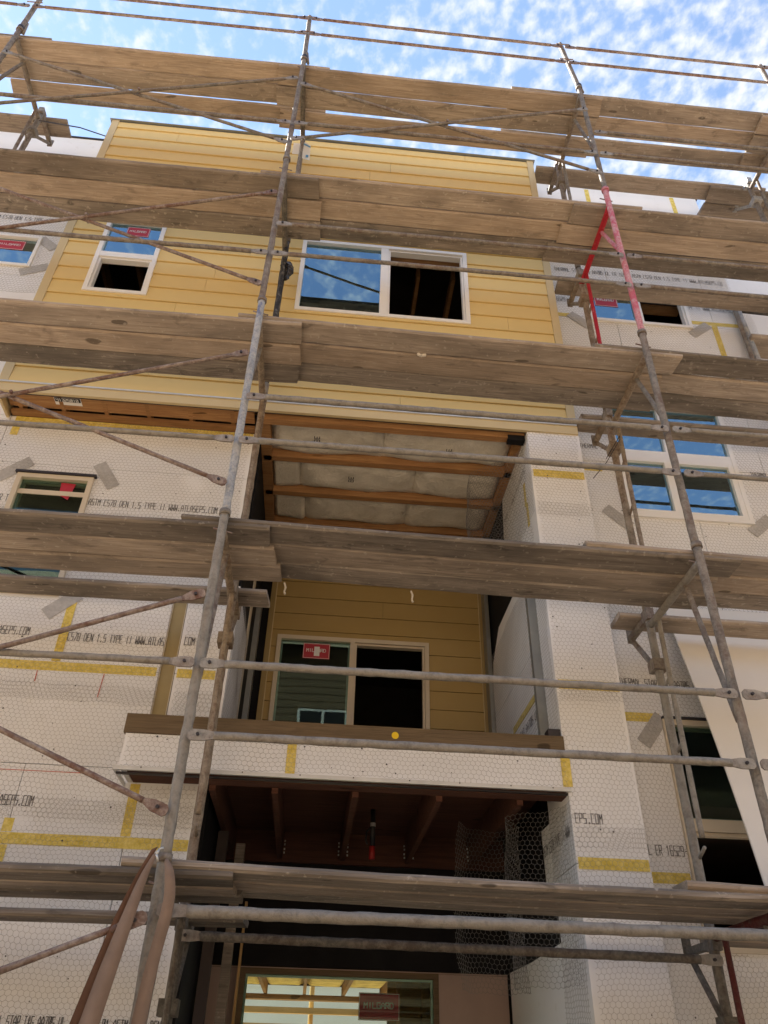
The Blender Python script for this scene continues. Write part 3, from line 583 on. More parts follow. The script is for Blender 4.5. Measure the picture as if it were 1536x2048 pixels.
# ---- stucco netting over the foam
wire_wall(B, -3.75, -0.87, 0.0, 5.10, W, [win['lowleft'], (-1.32, -1.18, 1.8, 3.32), (-1.37, -0.8, 1.70, 2.07)])
wire_wall(B, -4.6, -3.26, 6.9, 8.5, W, [win['upleft']])
for z_ in (1.42, 2.28, 3.9): wire_wall(B, -3.75, -0.87, z_, z_+0.15, W-0.004, [win['lowleft'], (-1.32, -1.18, 1.8, 3.32)], w=0.0352)      # laps between two runs of netting
for z_ in (1.30, 2.36, 4.1): wire_wall(B, 1.78, 2.28, z_, z_+0.14, P-0.004, w=0.0352)
for z_ in (0.9, 3.3, 6.6, 7.75): wire_wall(B, 2.29, 4.70, z_, z_+0.15, W-0.004, [win['quad'], win['upright'], win['lowright']], w=0.0352)
wire_wall(B, 2.29, 4.70, -0.2, TOP-1.0, W, [win['quad'], win['upright'], win['lowright']])
wire_wall(B, 1.78, 2.28, -0.2, 5.09, P)
wire_wall(B, -1.36, 1.775, 1.70, 1.932, P)
wire_wall(B, 4.72, 5.7, 5.0, 9.0, 6.9)
wire_return(B, P, 6.6, 4.15, 5.09, 1.775, -1); wire_return(B, P, 7.6, 2.08, 3.7, 1.775, -1); wire_return(B, P, 6.04, -0.4, 1.6, 1.775, -1)
wire_return(B, W+0.06, 6.94, 2.0, 3.4, -0.785, 1)

# ---- windows
def frame_boxes(mb, x0, x1, z0, z1, y0, y1, t):
    mb.box(x0, x1, y0, y1, z0, z0+t); mb.box(x0, x1, y0, y1, z1-t, z1); mb.box(x0, x0+t, y0, y1, z0+t, z1-t); mb.box(x1-t, x1, y0, y1, z0+t, z1-t)
def window(key, Y, lites, bars=(), t=0.045, mat='vinyl', glass='glass', sill=False, proud=0.03, open_=()):
    x0, x1, z0, z1 = win[key]; mb = MB(); frame_boxes(mb, x0, x1, z0, z1, Y-proud, Y+0.07, t)
    for b in bars: mb.box(b[0], b[1], Y-proud+0.004, Y+0.066, b[2], b[3])
    f = mb.build('window', mat, B)
    ob = MB(); frame_boxes(ob, x0+t, x1-t, z0+t, z1-t, Y+0.045, Y+0.069, 0.018); ob.build('track', mat, f)
    for L in lites:
        MB().box(L[0], L[1], Y+0.012, Y+0.018, L[2], L[3]).build('pane', glass, f)
        sp = MB(); frame_boxes(sp, L[0]+0.002, L[1]-0.002, L[2]+0.002, L[3]-0.002, Y+0.024, Y+0.034, 0.018); sp.build('pane_spacer', 'grey_metal', f)
    for L in open_:
        s_ = MB(); frame_boxes(s_, L[0]+0.001, L[1]-0.001, L[2]+0.001, L[3]-0.001, Y-0.006, Y+0.06, 0.022); s_.build('sash', mat, f)
    return f
wb = window('big', P, [(-0.555, 0.30, 6.605, 7.745)], [(0.30, 0.385, 6.605, 7.745)], open_=[(0.386, 1.241, 6.606, 7.744)])
ws = window('small', P, [(-2.765, -2.195, 7.245, 7.795)], [(-2.765, -2.195, 7.165, 7.245)], open_=[(-2.764, -2.196, 6.626, 7.164)])
wu = window('upleft', W, [(-4.375, -3.70, 7.39, 7.845)], t=0.035)
wll = window('lowleft', W, [(-2.885, -2.29, 3.225, 4.375)], mat='vinyl_tan', glass='glass_clear')
wq = window('quad', W, [(2.82, 3.325, 5.275, 5.885), (3.40, 4.005, 5.275, 5.885), (2.865, 3.275, 4.52, 5.13), (3.43, 3.95, 4.52, 5.13)], [(3.325, 3.40, 4.475, 5.885), (2.82, 3.325, 5.17, 5.275), (3.40, 4.005, 5.17, 5.275),
            (2.82, 2.865, 4.475, 5.17), (3.275, 3.325, 4.475, 5.17), (2.865, 3.275, 4.475, 4.52), (2.865, 3.275, 5.13, 5.17), (3.40, 3.43, 4.475, 5.17), (3.95, 4.005, 4.475, 5.17), (3.43, 3.95, 4.475, 4.52), (3.43, 3.95, 5.13, 5.17)])
wr = window('upright', W, [(2.84, 3.385, 7.31, 7.84)], [(3.385, 3.455, 7.31, 7.84)], t=0.04, open_=[(3.456, 4.009, 7.311, 7.839)])
wlr = window('lowright', W, [(2.775, 3.755, 1.63, 2.355)], [(2.775, 3.755, 1.54, 1.63)], mat='vinyl_tan', glass='glass_clear', open_=[(2.776, 3.754, 0.796, 1.539)])
wbal = window('balcony', BK, [(-0.505, 0.25, 2.495, 3.875)], [(0.25, 0.30, 2.495, 3.875)], mat='vinyl_tan', glass='glass_clear', open_=[(0.301, 1.071, 2.496, 3.874)])
wd = window('door', BK, [(-0.50, 1.12, -1.305, 0.71)], mat='fascia', glass='glass_clear', proud=0.012)
hd = MB().box(-2.95, -2.225, W-0.045, W-0.005, 4.422, 4.445).build('head_flashing', 'dark_metal', wll)
MB().box(2.73, 3.80, W-0.045, W-0.005, 2.402, 2.42).build('head_flashing', 'dark_metal', wlr)
def sticker(f, x0, x1, z0, z1, Y, text='MILGARD', out=True):
    if out: Y = Y-0.0125                              # stuck on the outer face of the pane
    s_ = MB().box(x0, x1, Y+0.0205, Y+0.0225, z0, z1).build('sticker', 'red_label', f); w_ = (x1-x0)*0.74/7
    bd = MB(); frame_boxes(bd, x0+0.004, x1-0.004, z0+0.004, z1-0.004, Y+0.0190, Y+0.0200, 0.004); bd.build('sticker_border', 'ink_white', f)
    if text: lettering(text, (x0+(x1-x0)*0.13, Y+0.0205, z0+(z1-z0)*0.44), UX, UZ, w_, (z1-z0)*0.2, (z1-z0)*0.04, 'ink_white', f, off=0.0015, wf=0.75)
    return s_
sticker(wr, 2.92, 3.20, 7.575, 7.80, W); sticker(wbal, -0.26, 0.03, 3.67, 3.85, BK); sticker(ws, -2.58, -2.33, 7.60, 7.76, P); sticker(wu, -4.15, -3.83, 7.66, 7.82, W)
sticker(wq, 3.50, 3.80, 5.70, 5.86, W, out=False); sticker(wd, 0.48, 0.83, 0.40, 0.60, BK, out=False)
MB().box(-0.14, -0.08, BK+0.0050, BK+0.0060, 3.70, 3.81).build('sticker_window', 'white_label', wbal)
# peeled red flag and plastic film in the small tan window
MB().hexa([(-2.52, W+0.004, 4.22), (-2.43, W+0.004, 4.17), (-2.43, W+0.009, 4.17), (-2.52, W+0.009, 4.22), (-2.53, W+0.004, 4.36), (-2.40, W+0.004, 4.35), (-2.40, W+0.009, 4.35), (-2.53, W+0.009, 4.36)]).build('sticker', 'red_label', wll)
MB().box(-2.885, -2.29, W+0.0, W+0.01, 4.21, 4.26).build('meeting_rail', 'vinyl_tan', wll)
MB().path([(-2.88, W+0.006, 3.98), (-2.80, W+0.006, 4.01), (-2.62, W+0.006, 3.99), (-2.46, W+0.006, 4.0), (-2.36, W+0.006, 3.985), (-2.30, W+0.006, 3.99)], 0.006, 6).build('film_edge', 'vinyl', wll)

for k in ('big', 'small'):
    a = win[k]; MB().box(a[0]-0.05, a[1]+0.05, P+0.075, P+0.20, a[3]-0.02, a[3]+0.22).build('window_header', 'framing', B)
    for x in np.arange(a[0]-0.4, a[1]+0.5, 0.45): MB().box(x, x+0.045, 6.2, 9.5, 8.25, 8.45).build('joist', 'framing', B)
MB().box(2.75, 4.1, W+0.17, W+0.30, 7.86, 8.1).build('window_header', 'framing', B)
# ---- the ground-floor room seen through the door glass
MB().box(-4.0, 6.0, 8.0, 11.98, 1.03, 1.05).build('ceiling_sheathing', 'framing', B)
for k, x in enumerate(np.arange(-3.0, 4.0, 0.5)): MB().box(x, x+0.04, 8.0, 11.95, 0.86, 1.03).build('joist', 'framing', B)
for k, x in enumerate(np.arange(-3.0, 3.6, 0.5)):
    o = batt(x+0.045, x+0.495, 8.2, 11.8, 0.93, 0.02, 60+k); o.data.materials[0] = MATS['batt_yellow']
for x in (0.95, 1.2, 1.35, 1.75): MB().box(x, x+0.04, 9.2, 9.29, GROUND, 1.0).build('stud', 'framing', B)
MB().box(0.86, 1.9, 9.3, 9.32, GROUND, 0.98).build('stud_sheathing', 'framing', B)
MB().box(-4.0, 6.0, 11.75, 11.98, 0.80, 0.855).build('header', 'framing', B)
for x in (-1.2, 0.15, 1.7): MB().tube((x, 15, GROUND), (x, 15, 3.5), 0.04).build('far_post', 'far_wood', B)
MB().box(-5, 6, 14.8, 15.0, 0.60, 0.68).build('far_rail', 'far_wood', B); MB().box(-1.0, 6, 14.75, 14.95, 0.82, 0.90).build('far_rail', 'far_wood', B)

# ------------------------------------------------------------------ scaffold
SC = 1.0; GROUND = -1.5
SX = {'S0': -3.725, 'S1': -0.70, 'S2': 2.353, 'S3': 4.72}
YO, YI = 4.05, 4.945
ZH = {1: 0.74, 2: 2.77, 3: 4.71, 4: 6.72, 5: 8.85}         # top of the header tubes the planks lie on
ZJ = {0: GROUND, 1: 0.83, 2: 2.86, 3: 4.92, 4: 6.96, 5: 8.96}
S = empty('scaffold')
tag(S, 'weathered tubular steel frame scaffold standing against the building', 'scaffold')
def disc_collar(mb, x, y, z, r=0.036): mb.tube((x, y, z-0.018), (x, y, z+0.018), r, 14); return mb
matO = {('S1', 1): 'tube_crust', ('S1', 2): 'tube_crust', ('S1', 3): 'tube_blue', ('S2', 4): 'tube_pink', ('S1', 0): 'tube_crust', ('S2', 2): 'tube', ('S2', 1): 'tube'}
matI = {('S1', 4): 'tube_black', ('S1', 3): 'tube_brown', ('S1', 2): 'tube_brown', ('S1', 1): 'tube_brown', ('S1', 0): 'tube_dark', ('S2', 4): 'tube_brown', ('S2', 0): 'tube_dark', ('S2', 1): 'tube_crust', ('S2', 3): 'tube_brown'}
radO = {0: 0.029, 1: 0.028, 2: 0.027, 3: 0.026, 4: 0.025}
for s_, x in SX.items():
    for lv in range(5):                                    # frame lv carries deck lv+1
        if s_ == 'S3' and lv < 3: continue
        if s_ == 'S0' and lv < 1: continue
        zb, zt = ZJ[lv], ZJ[lv+1]; zh = ZH[lv+1]-0.032
        mo = matO.get((s_, lv+1), 'tube') if lv else ('tube_crust' if s_ == 'S1' else 'tube')
        mo = {('S1', 0): 'tube_flaked', ('S1', 1): 'tube_crust', ('S1', 2): 'tube_blue', ('S1', 3): 'tube', ('S2', 3): 'tube_pink'}.get((s_, lv), 'tube')
        mi = {('S1', 0): 'tube_dark', ('S1', 1): 'tube_brown', ('S1', 2): 'tube_brown', ('S1', 3): 'tube_black', ('S2', 0): 'tube_dark', ('S2', 1): 'tube_crust', ('S2', 2): 'tube_brown', ('S2', 3): 'tube_brown'}.get((s_, lv), 'tube')
        crust = 0.11 if mo in ('tube_crust', 'tube_flaked') else 0.05
        dx = random.uniform(-0.006, 0.006)
        fr = MB().tube((x+dx, YO, zb), (x, YO, zt), radO[lv], 14, 0.05, crust).build('frame', mo, S, True)
        if (s_, lv) == ('S2', 3): fr['label'] = 'pink and red painted scaffold frame among grey ones'
        MB().tube((x, YI, zb), (x+dx, YI, zt-0.02), 0.029, 12, 0.06, 0.06).build('inner_post', mi, fr, True)
        hm = 'tube_red' if (s_, lv) in (('S2', 3),) else 'tube_darkred' if (s_, lv) == ('S2', 0) else ('tube_dark' if s_ == 'S1' and lv > 2 else mi)
        MB().tube((x, YO, zh), (x, YI, zh), 0.027, 12, 0.08, 0.04).build('header_tube', hm, fr, True)
        if not (s_ == 'S1' and lv >= 3):
            zl = zh-(0.62 if lv in (3, 2) else 1.05)
            MB().tube((x+0.005, YO+0.27, zh), (x+0.004, YO+0.035, zl), 0.018, 10, 0.06, 0.07).build('brace_strut', 'tube_pink' if (s_, lv) == ('S2', 3) else 'tube', fr, True)
        MB().tube((x+0.012, YI-0.13, zh), (x+0.012, YI-0.11, max(zb, zh-1.5)), 0.018, 10, 0.07, 0.06).build('inner_strut', 'tube_red' if (s_, lv) == ('S2', 3) else 'tube_darkred' if (s_, lv) == ('S2', 0) else mi, fr, True)
        for k, zz in enumerate((zb+0.35, zh-0.45, zh-0.9)):
            MB().tube((x+0.01, YI-0.12, zz), (x+0.01, YI, zz-0.05), 0.011, 8).build('rung', mi, fr, True)
        disc_collar(MB(), x, YO, zt).build('collar', 'tube_pink' if (s_, lv) == ('S2', 3) else 'tube', fr, True)
        MB().tube((x-0.06, YO+0.03, zt-0.10), (x+0.06, YO+0.03, zt-0.13), 0.006, 6).build('lock_pin', 'tube_rust', fr, True)
for s_ in ('S0', 'S1', 'S2', 'S3'):                        # guard posts over the top deck
    x = SX[s_]; t = {'S0': 0.0, 'S1': -0.02, 'S2': -0.10, 'S3': 0}[s_]
    gp = MB().tube((x, YO, 8.97), (x+t, YO, 10.02), 0.026, 12, 0.08, 0.04).build('guard_post', 'tube', S, True)
    disc_collar(MB(), x, YO, 9.0, 0.036).build('collar', 'dark_metal', gp, True)
    MB().tube((x+t*0.1+0.05, YO+0.01, 8.90), (x+t*0.1+0.02, YO+0.02, 9.16), 0.014, 8).build('clamp_handle', 'tube', gp, True)
    for zz in (9.85, 9.475): MB().tube((x+t-0.07, YO-0.05, zz+0.05), (x+t+0.09, YO-0.045, zz+0.07), 0.007, 6).build('lock_pin', 'tube_rust', gp, True)
def rail(x0, x1, z0, z1, y=YO-0.052, r=0.0185, mat='tube', name='guard_rail', jit=0.07, plates=(1, 1)):
    a, b = Vector((x0, y, z0)), Vector((x1, y, z1)); d = (b-a).normalized(); e = 0.10
    o = MB().tube(a+d*e, b-d*e, r, 12, 0.06, jit).build(name, mat, S, True)
    for k, (p, dd) in enumerate(((a, d), (b, -d))):
        if not plates[k]: continue
        n = Vector((-dd.z, 0, dd.x)); q = p+dd*e; mb = MB(); h = 0.029; t = 0.006; pts = []
        prof = [(-0.02, h), (0.045, h), (0.095, r*0.9), (0.13, r*0.75), (0.13, -r*0.75), (0.095, -r*0.9), (0.045, -h), (-0.02, -h), (-0.035, -h*0.5), (-0.035, h*0.5)]
        pts = [p+dd*u_+n*v_ for u_, v_ in prof]; m = len(pts)
        mb.add([v_+Vector((0, -t, 0)) for v_ in pts]+[v_+Vector((0, t, 0)) for v_ in pts], [tuple(range(m)), tuple(range(2*m-1, m-1, -1))]+[(i, i+m, (i+1) % m+m, (i+1) % m) for i in range(m)])
        mb.build('end_plate', 'tube_rust' if mat == 'tube_rust' else 'plate', o)
        c = p+dd*0.018; MB().tube(c+Vector((0, -0.022, 0)), c+Vector((0, -0.009, 0)), 0.009, 8).build('stud_bolt', 'dark_metal', o)
    return o
x0, x1, x2, x3 = SX['S0'], SX['S1'], SX['S2'], SX['S3']; g_ = 0.05
for z in (9.475, 9.86):
    rail(-6.6, x0-g_, z-0.05, z-0.05, r=0.016, mat='tube_rust'); rail(x0+g_, x1-g_, z-0.05, z, r=0.016, mat='tube_rust'); rail(x1+g_, x2-0.14, z, z-0.02, r=0.016, mat='tube_rust'); rail(x2-0.04, x3, z-0.02, z, r=0.016, mat='tube_rust')
for z, kinds in ((7.535, 'LMR'), (7.945, 'R'), (5.87, 'MR'), (5.462, 'LMR'), (3.835, 'MR'), (3.43, 'LMR'), (1.815, 'LMR'), (1.415, 'MR')):
    cr = 'tube_crust' if z < 4 else 'tube'
    if 'L' in kinds: rail(x0+g_, x1-g_, z-0.02, z, mat=cr, r=0.0195)
    if 'M' in kinds: rail(x1+g_, x2-g_, z, z, mat=cr, jit=0.09 if z < 4 else 0.06, r=0.022 if z < 4 else 0.0185)
    if 'R' in kinds: rail(x2+g_, x3-g_, z, z, mat=cr)
rail(x1+g_, x2+0.2, 0.60, 0.59, mat='tube_crust', jit=0.10, r=0.027); rail(x2+0.3, x3, 0.59, 0.59, mat='tube_crust')
rail(x1+0.02, x2-0.02, 0.615, 0.59, y=YI-0.045, mat='tube_dark', r=0.025)
for bay, zs in (((x0, x1), ((5.07, 6.27), (3.07, 4.22), (1.04, 2.22), (-0.62, 0.555), (7.18, 8.35))), ((x1, x2), ((7.18, 8.32),))):
    for lo, hi in zs:
        m_ = 'tube' if lo > 7 else 'tube_rust'
        rail(bay[0]+g_, bay[1]-g_, hi, lo, y=YO-0.05, r=0.015, mat=m_, name='cross_brace', jit=0.05)
        rail(bay[0]+g_, bay[1]-g_, lo, hi, y=YO-0.088, r=0.015, mat=m_, name='cross_brace', jit=0.05)
        c = (bay[0]+bay[1])/2; MB().tube((c, YO-0.12, (lo+hi)/2), (c, YO-0.03, (lo+hi)/2), 0.012, 8).build('brace_pivot', 'tube_rust', S)
# side brackets on the inner posts
def bracket(x, z, ln=0.36, mat='tube', parent=S):
    a = MB(); a.box(x-0.022, x+0.022, YI+0.03, YI+ln, z-0.045, z-0.004)
    a.tube((x, YI+ln-0.02, z-0.05), (x, YI+0.04, z-0.42), 0.020, 8); a.box(x-0.028, x+0.028, YI-0.05, YI+0.05, z-0.06, z+0.03); a.box(x-0.05, x+0.05, YI-0.055, YI+0.055, z-0.46, z-0.38)
    a.box(x-0.026, x+0.026, YI+ln, YI+ln+0.015, z-0.06, z+0.06)
    return a.build('side_bracket', mat, parent)
for s_, lv, mt in (('S0', 5, 'tube'), ('S1', 2, 'tube_brown'), ('S2', 2, 'tube'), ('S2', 3, 'tube_brown'), ('S2', 4, 'tube_brown'), ('S2', 5, 'tube'), ('S3', 5, 'tube_blue'), ('S3', 4, 'tube_blue'), ('S2', 1, 'tube_dark'), ('S1', 1, 'tube_dark')):
    bracket(SX[s_], {1: 0.70, 2: 2.84, 3: 4.87, 4: 6.85, 5: 8.98}[lv], mat=mt)
# stub of the scaffold that turns the corner of the building
xr = 4.62
for (xx, zz0, zz1) in ((4.33, 5.0, 7.3),):
    MB().tube((xx+0.05, 5.40, zz0), (xx, 5.40, zz1), 0.036, 12, 0.07, 0.05).build('corner_post', 'tube_blue', S, True)
    MB().tube((xx-0.05, 5.38, zz0), (xx-0.04, 5.38, zz1), 0.024, 12, 0.07, 0.05).build('corner_post', 'tube', S, True)
MB().tube((4.75, 6.0, 7.88), (6.4, 6.0, 7.84), 0.03, 12).build('guard_rail', 'tube_dark', S, True)

# ------------------------------------------------------------------ planks
DECK = {1: 'lowest deck', 2: 'second deck from the bottom', 3: 'third deck from the bottom', 4: 'fourth deck from the bottom', 5: 'top deck'}
BAY = {'L': 'left bay', 'M': 'middle bay', 'R': 'right bay', 'A': 'far left bay', 'C': 'far right corner'}
TH = 0.043
def plank(xa, xb, ya, yb_, za, zb_, mat, label, group, th=TH, skew=0.0):
    """a sawn plank from xa to xb whose underside runs from za to zb_; edges worn, ends a little out of square"""
    L = xb-xa; n = max(4, int(L/0.16)); c = ((xa+xb)/2, (ya+yb_)/2, (za+zb_)/2+th/2); w = (yb_-ya)/2; h = th/2; b = 0.013; V, F = [], []
    prof = [(-w, -h+b), (-w+b, -h), (w-b, -h), (w, -h+b), (w, h-b), (w-b, h), (-w+b, h), (-w, h-b)]; e = [random.uniform(-0.012, 0.012) for _ in range(4)]; bw = random.uniform(0.002, 0.016); tw = 0.0
    for i in range(n+1):
        t = i/n; wy, wz, ww = random.uniform(-1, 1)*0.0015, random.uniform(-1, 1)*0.0012, 1+random.uniform(-1, 1)*0.006
        bow = bw*math.sin(t*math.pi)+tw*(t-0.5)
        for (py, pz) in prof:
            x = -L/2+L*t
            if i == 0: x += e[0]*py/w+random.uniform(-1, 1)*0.003
            if i == n: x += e[1]*py/w+random.uniform(-1, 1)*0.003
            shrink = 0.985 if i in (0, n) else 1.0
            V.append((x, py*ww*shrink+wy+skew*(t-0.5), pz*shrink+wz+(za-zb_)*(0.5-t)-bow))
    for i in range(n):
        for j in range(8): F.append((i*8+j, (i+1)*8+j, (i+1)*8+(j+1) % 8, i*8+(j+1) % 8))
    F.append(tuple(range(8))); F.append(tuple(n*8+j for j in reversed(range(8))))
    me = bpy.data.meshes.new('scaffold_plank'); me.from_pydata(V, [], F); me.update(); me.materials.append(MATS[mat])
    o = bpy.data.objects.new('scaffold_plank', me); COL.objects.link(o); o.location = c
    return tag(o, label, 'plank', group)
ROW = ['front', 'middle', 'rear']; PW, PG = 0.2155, 0.0065
def deck(lv, bay, xa, xb, za, zb_, mats, widths=None):
    y = YO+0.042
    for i in range(3):
        if lv == 5 and i == 2: y += {'M': 0.035, 'R': 0.035, 'L': 0.012, 'A': 0.03}[bay]
        l = xa[i] if isinstance(xa, (list, tuple)) else xa; r = xb[i] if isinstance(xb, (list, tuple)) else xb
        plank(l, r, y, y+PW, za+random.uniform(0, 0.012), zb_+random.uniform(0, 0.012), mats[i], f'{ROW[i]} wooden plank of the {DECK[lv]}, {BAY[bay]} of the scaffold', f'planks of the {DECK[lv]}', skew=random.uniform(-0.004, 0.004) if lv != 5 else 0.014*(i == 2 and bay == 'L'))
        y += PW+PG
W3 = ['plank', 'plank_new', 'plank_grey']; G3 = ['plank_grey', 'plank', 'plank_grey']; N3 = ['plank_new', 'plank', 'plank_new']; T_ = TH+0.006
e_ = 0.008
deck(1, 'L', -4.0, [-0.38, -0.383, -0.36], ZH[1]+e_, ZH[1]+e_, ['plank_grey', 'plank', 'plank_grey']); deck(1, 'M', [-0.92, -0.88, -0.9], 2.66, ZH[1]+T_+e_, ZH[1]+e_, G3); deck(1, 'R', [1.88, 1.95, 1.9], 5.0, ZH[1]+T_+e_, ZH[1]+e_, ['plank_new', 'plank', 'plank'])
deck(2, 'L', -4.0, [-0.418, -0.387, -0.354], ZH[2]+e_, ZH[2]+e_, ['plank_grey', 'plank', 'plank']); deck(2, 'M', [-0.965, -0.95, -0.9], [2.668, 2.6, 2.62], ZH[2]+T_+e_, ZH[2]+e_, ['plank_grey', 'plank', 'plank_grey']); deck(2, 'R', 1.63, 5.0, ZH[2]+T_+e_, ZH[2]+e_, W3)
deck(3, 'L', -4.0, [-0.376, -0.383, -0.40], ZH[3]+e_, ZH[3]+e_, W3); deck(3, 'M', [-0.875, -0.9, -0.85], [2.664, 2.60, 2.63], ZH[3]+T_+e_, ZH[3]+e_, W3); deck(3, 'R', [1.96, 1.98, 1.9], 5.0, ZH[3]+T_+e_, ZH[3]+e_, G3)
deck(4, 'L', -4.0, [-0.381, -0.356, -0.358], ZH[4]+e_, ZH[4]+e_, W3); deck(4, 'M', -0.93, 2.7, ZH[4]+T_+e_, ZH[4]+T_+e_, W3); deck(4, 'R', [2.036, 1.98, 1.897], 5.0, ZH[4]+e_, ZH[4]+e_, W3)
deck(5, 'A', -7.0, [-3.40, -3.95, -4.2], ZH[5]+e_, ZH[5]+T_+e_, N3); deck(5, 'L', [-4.0, -4.0, -3.95], [-0.41, -0.5, -0.45], ZH[5]+e_, ZH[5]+T_+e_, N3); deck(5, 'M', [-0.976, -0.998, -0.97], 2.63, ZH[5]+e_, ZH[5]+e_, N3); deck(5, 'R', 1.593, 5.1, ZH[5]+T_+e_, ZH[5]+T_+e_, ['plank', 'plank_new', 'plank'])
y = YO+0.042
for i in range(3): plank(4.47, 7.6, y, y+PW, ZH[5]+e_, ZH[5]+e_, N3[i], f'{ROW[i]} wooden plank of the top deck, {BAY["C"]} of the scaffold', 'planks of the top deck'); y += PW+PG
for lv, bay, xa, xb, z in ((2, 'R', 2.17, 5.0, 2.845), (2, 'L', -4.0, -0.46, 2.845), (3, 'R', 2.14, 5.0, 4.88), (4, 'R', 2.16, 5.0, 6.86), (5, 'R', 2.125, 5.0, 8.985), (5, 'A', -7.0, -3.47, 8.985), (1, 'L', -4.0, -0.36, 0.705), (1, 'R', 2.4, 5.0, 0.705)):
    plank(xa, xb, YI+0.065, YI+0.065+0.225, z, z, 'plank_grey' if lv < 3 and bay == 'L' else 'plank', f'narrow bracket plank between the {DECK[lv]} and the wall, {BAY[bay]}', 'bracket planks along the wall')
for k, (ya, yb_) in enumerate(((5.02, 5.24), (5.245, 5.465))): plank(4.30, 7.5, ya, yb_, 8.935, 8.935, 'plank', ['outer', 'inner'][k]+' bracket plank turning the right corner at the top deck', 'bracket planks along the wall')
plank(4.33, 6.5, 5.30, 5.62, 6.56, 6.56, 'plank', 'short plank end poking in at the right edge, fourth deck height', 'bracket planks along the wall')
# plaster drips hanging from the second deck
for k, (x, y_) in enumerate(((-0.33, 4.745), (0.56, 4.745))):
    tag(MB().path([(x, y_, 2.79), (x+0.012, y_, 2.755), (x+0.006, y_, 2.72), (x+0.014, y_, 2.70)], 0.007, 7).build('plaster_drip', 'plaster_drip'), ['pale plaster drip under the second deck near the left posts', 'pale plaster drip under the middle of the second deck'][k], 'plaster drip')
tag(MB().path([(0.56, 4.305, 4.74), (0.585, 4.305, 4.722), (0.625, 4.305, 4.735)], 0.014, 7).build('plaster_drip', 'plaster_drip'), 'pale plaster lump in the joint under the third deck', 'plaster drip')

# ------------------------------------------------------------------ loose things
SC = K
# leaning smooth white board
q = MB(); xl, xr_ = 2.93, 4.30; n_ = 14
for i in range(n_+1):                                  # a thin sheet bowing a little under its own weight
    t = i/n_; bw = -0.035*math.sin(math.pi*t); yy = 5.215+0.585*t+bw; zz = 0.80+2.62*t; q.v += [(xl+0.006*math.sin(t*5), yy, zz), (xr_, yy+0.02*math.sin(3*t), zz), (xr_, yy+0.014+0.02*math.sin(3*t), zz), (xl+0.006*math.sin(t*5), yy+0.014, zz)]
q.f = [(i*4+j, i*4+(j+1) % 4, (i+1)*4+(j+1) % 4, (i+1)*4+j) for i in range(n_) for j in range(4)]+[(3, 2, 1, 0), (n_*4, n_*4+1, n_*4+2, n_*4+3)]
tag(q.build('wall_sheet', 'sheet'), 'large smooth white sheet leaning against the wall over the lower right window', 'board')
# rolls of loose netting
def curl(name, cx, pts, z0, z1, label):
    """netting hanging in a bent sheet: pts is the plan polyline, smoothed"""
    P_ = np.array(pts); t = np.linspace(0, len(P_)-1, 200); xs = np.interp(t, range(len(P_)), P_[:, 0]); ys = np.interp(t, range(len(P_)), P_[:, 1])
    for _ in range(40): xs[1:-1] = (xs[:-2]+xs[1:-1]+xs[2:])/3; ys[1:-1] = (ys[:-2]+ys[1:-1]+ys[2:])/3
    s_ = np.concatenate([[0], np.cumsum(np.hypot(np.diff(xs), np.diff(ys)))]); L = s_[-1]
    E = hexnet(0.036, L, z1-z0); mid = E.mean(1); E = E[(mid[:, 0] > 0) & (mid[:, 0] < L) & (mid[:, 1] > 0) & (mid[:, 1] < z1-z0)]
    def f(u_, v_):
        bulge = 1+0.10*np.sin(v_*2.3+0.4); x = np.interp(u_, s_, xs); y = np.interp(u_, s_, ys)
        return np.stack([cx+(x-cx)*bulge+0.006*np.sin(v_*17+u_*9), y+0.02*np.sin(v_*3.1), z0+v_+0.006*np.sin(u_*23)], 1)
    A, C = f(E[:, 0, 0], E[:, 0, 1]), f(E[:, 1, 0], E[:, 1, 1]); D = C-A; D /= np.linalg.norm(D, axis=1)[:, None]
    up = np.tile(np.array([[0.37, 0.83, 0.41]]), (len(D), 1)); p1 = np.cross(D, up); p1 /= np.linalg.norm(p1, axis=1)[:, None]; p2 = np.cross(D, p1); r = 0.0013; vs = []
    for M in (A, C):
        for k in range(3):
            an = 2*math.pi*k/3; vs.append(M+p1*math.cos(an)*r+p2*math.sin(an)*r)
    V = np.stack(vs, 1).reshape(-1, 3); b = np.arange(len(E))[:, None]*6
    F = np.concatenate([b+np.array([[0, 1, 4, 3]]), b+np.array([[1, 2, 5, 4]]), b+np.array([[2, 0, 3, 5]])])
    return tag(fast_mesh(name, V, F, 'wire_bright'), label, 'wire netting')
curl('loose_netting', 1.75, [(1.76, 5.62), (1.62, 5.80), (1.45, 5.92), (1.33, 6.05), (1.33, 6.25), (1.45, 6.42), (1.62, 6.50), (1.74, 6.52)], 3.9, 4.98, 'curled hexagonal wire netting hanging loose beside the upper recess')
curl('loose_netting', 1.75, [(1.765, 5.60), (1.66, 5.74), (1.50, 5.84), (1.40, 5.90), (1.47, 6.05), (1.60, 6.22), (1.40, 6.40), (1.20, 6.30), (1.10, 6.12)], 0.50, 1.60, 'curled hexagonal wire netting hanging loose beside the lower recess')
SC = 1.0
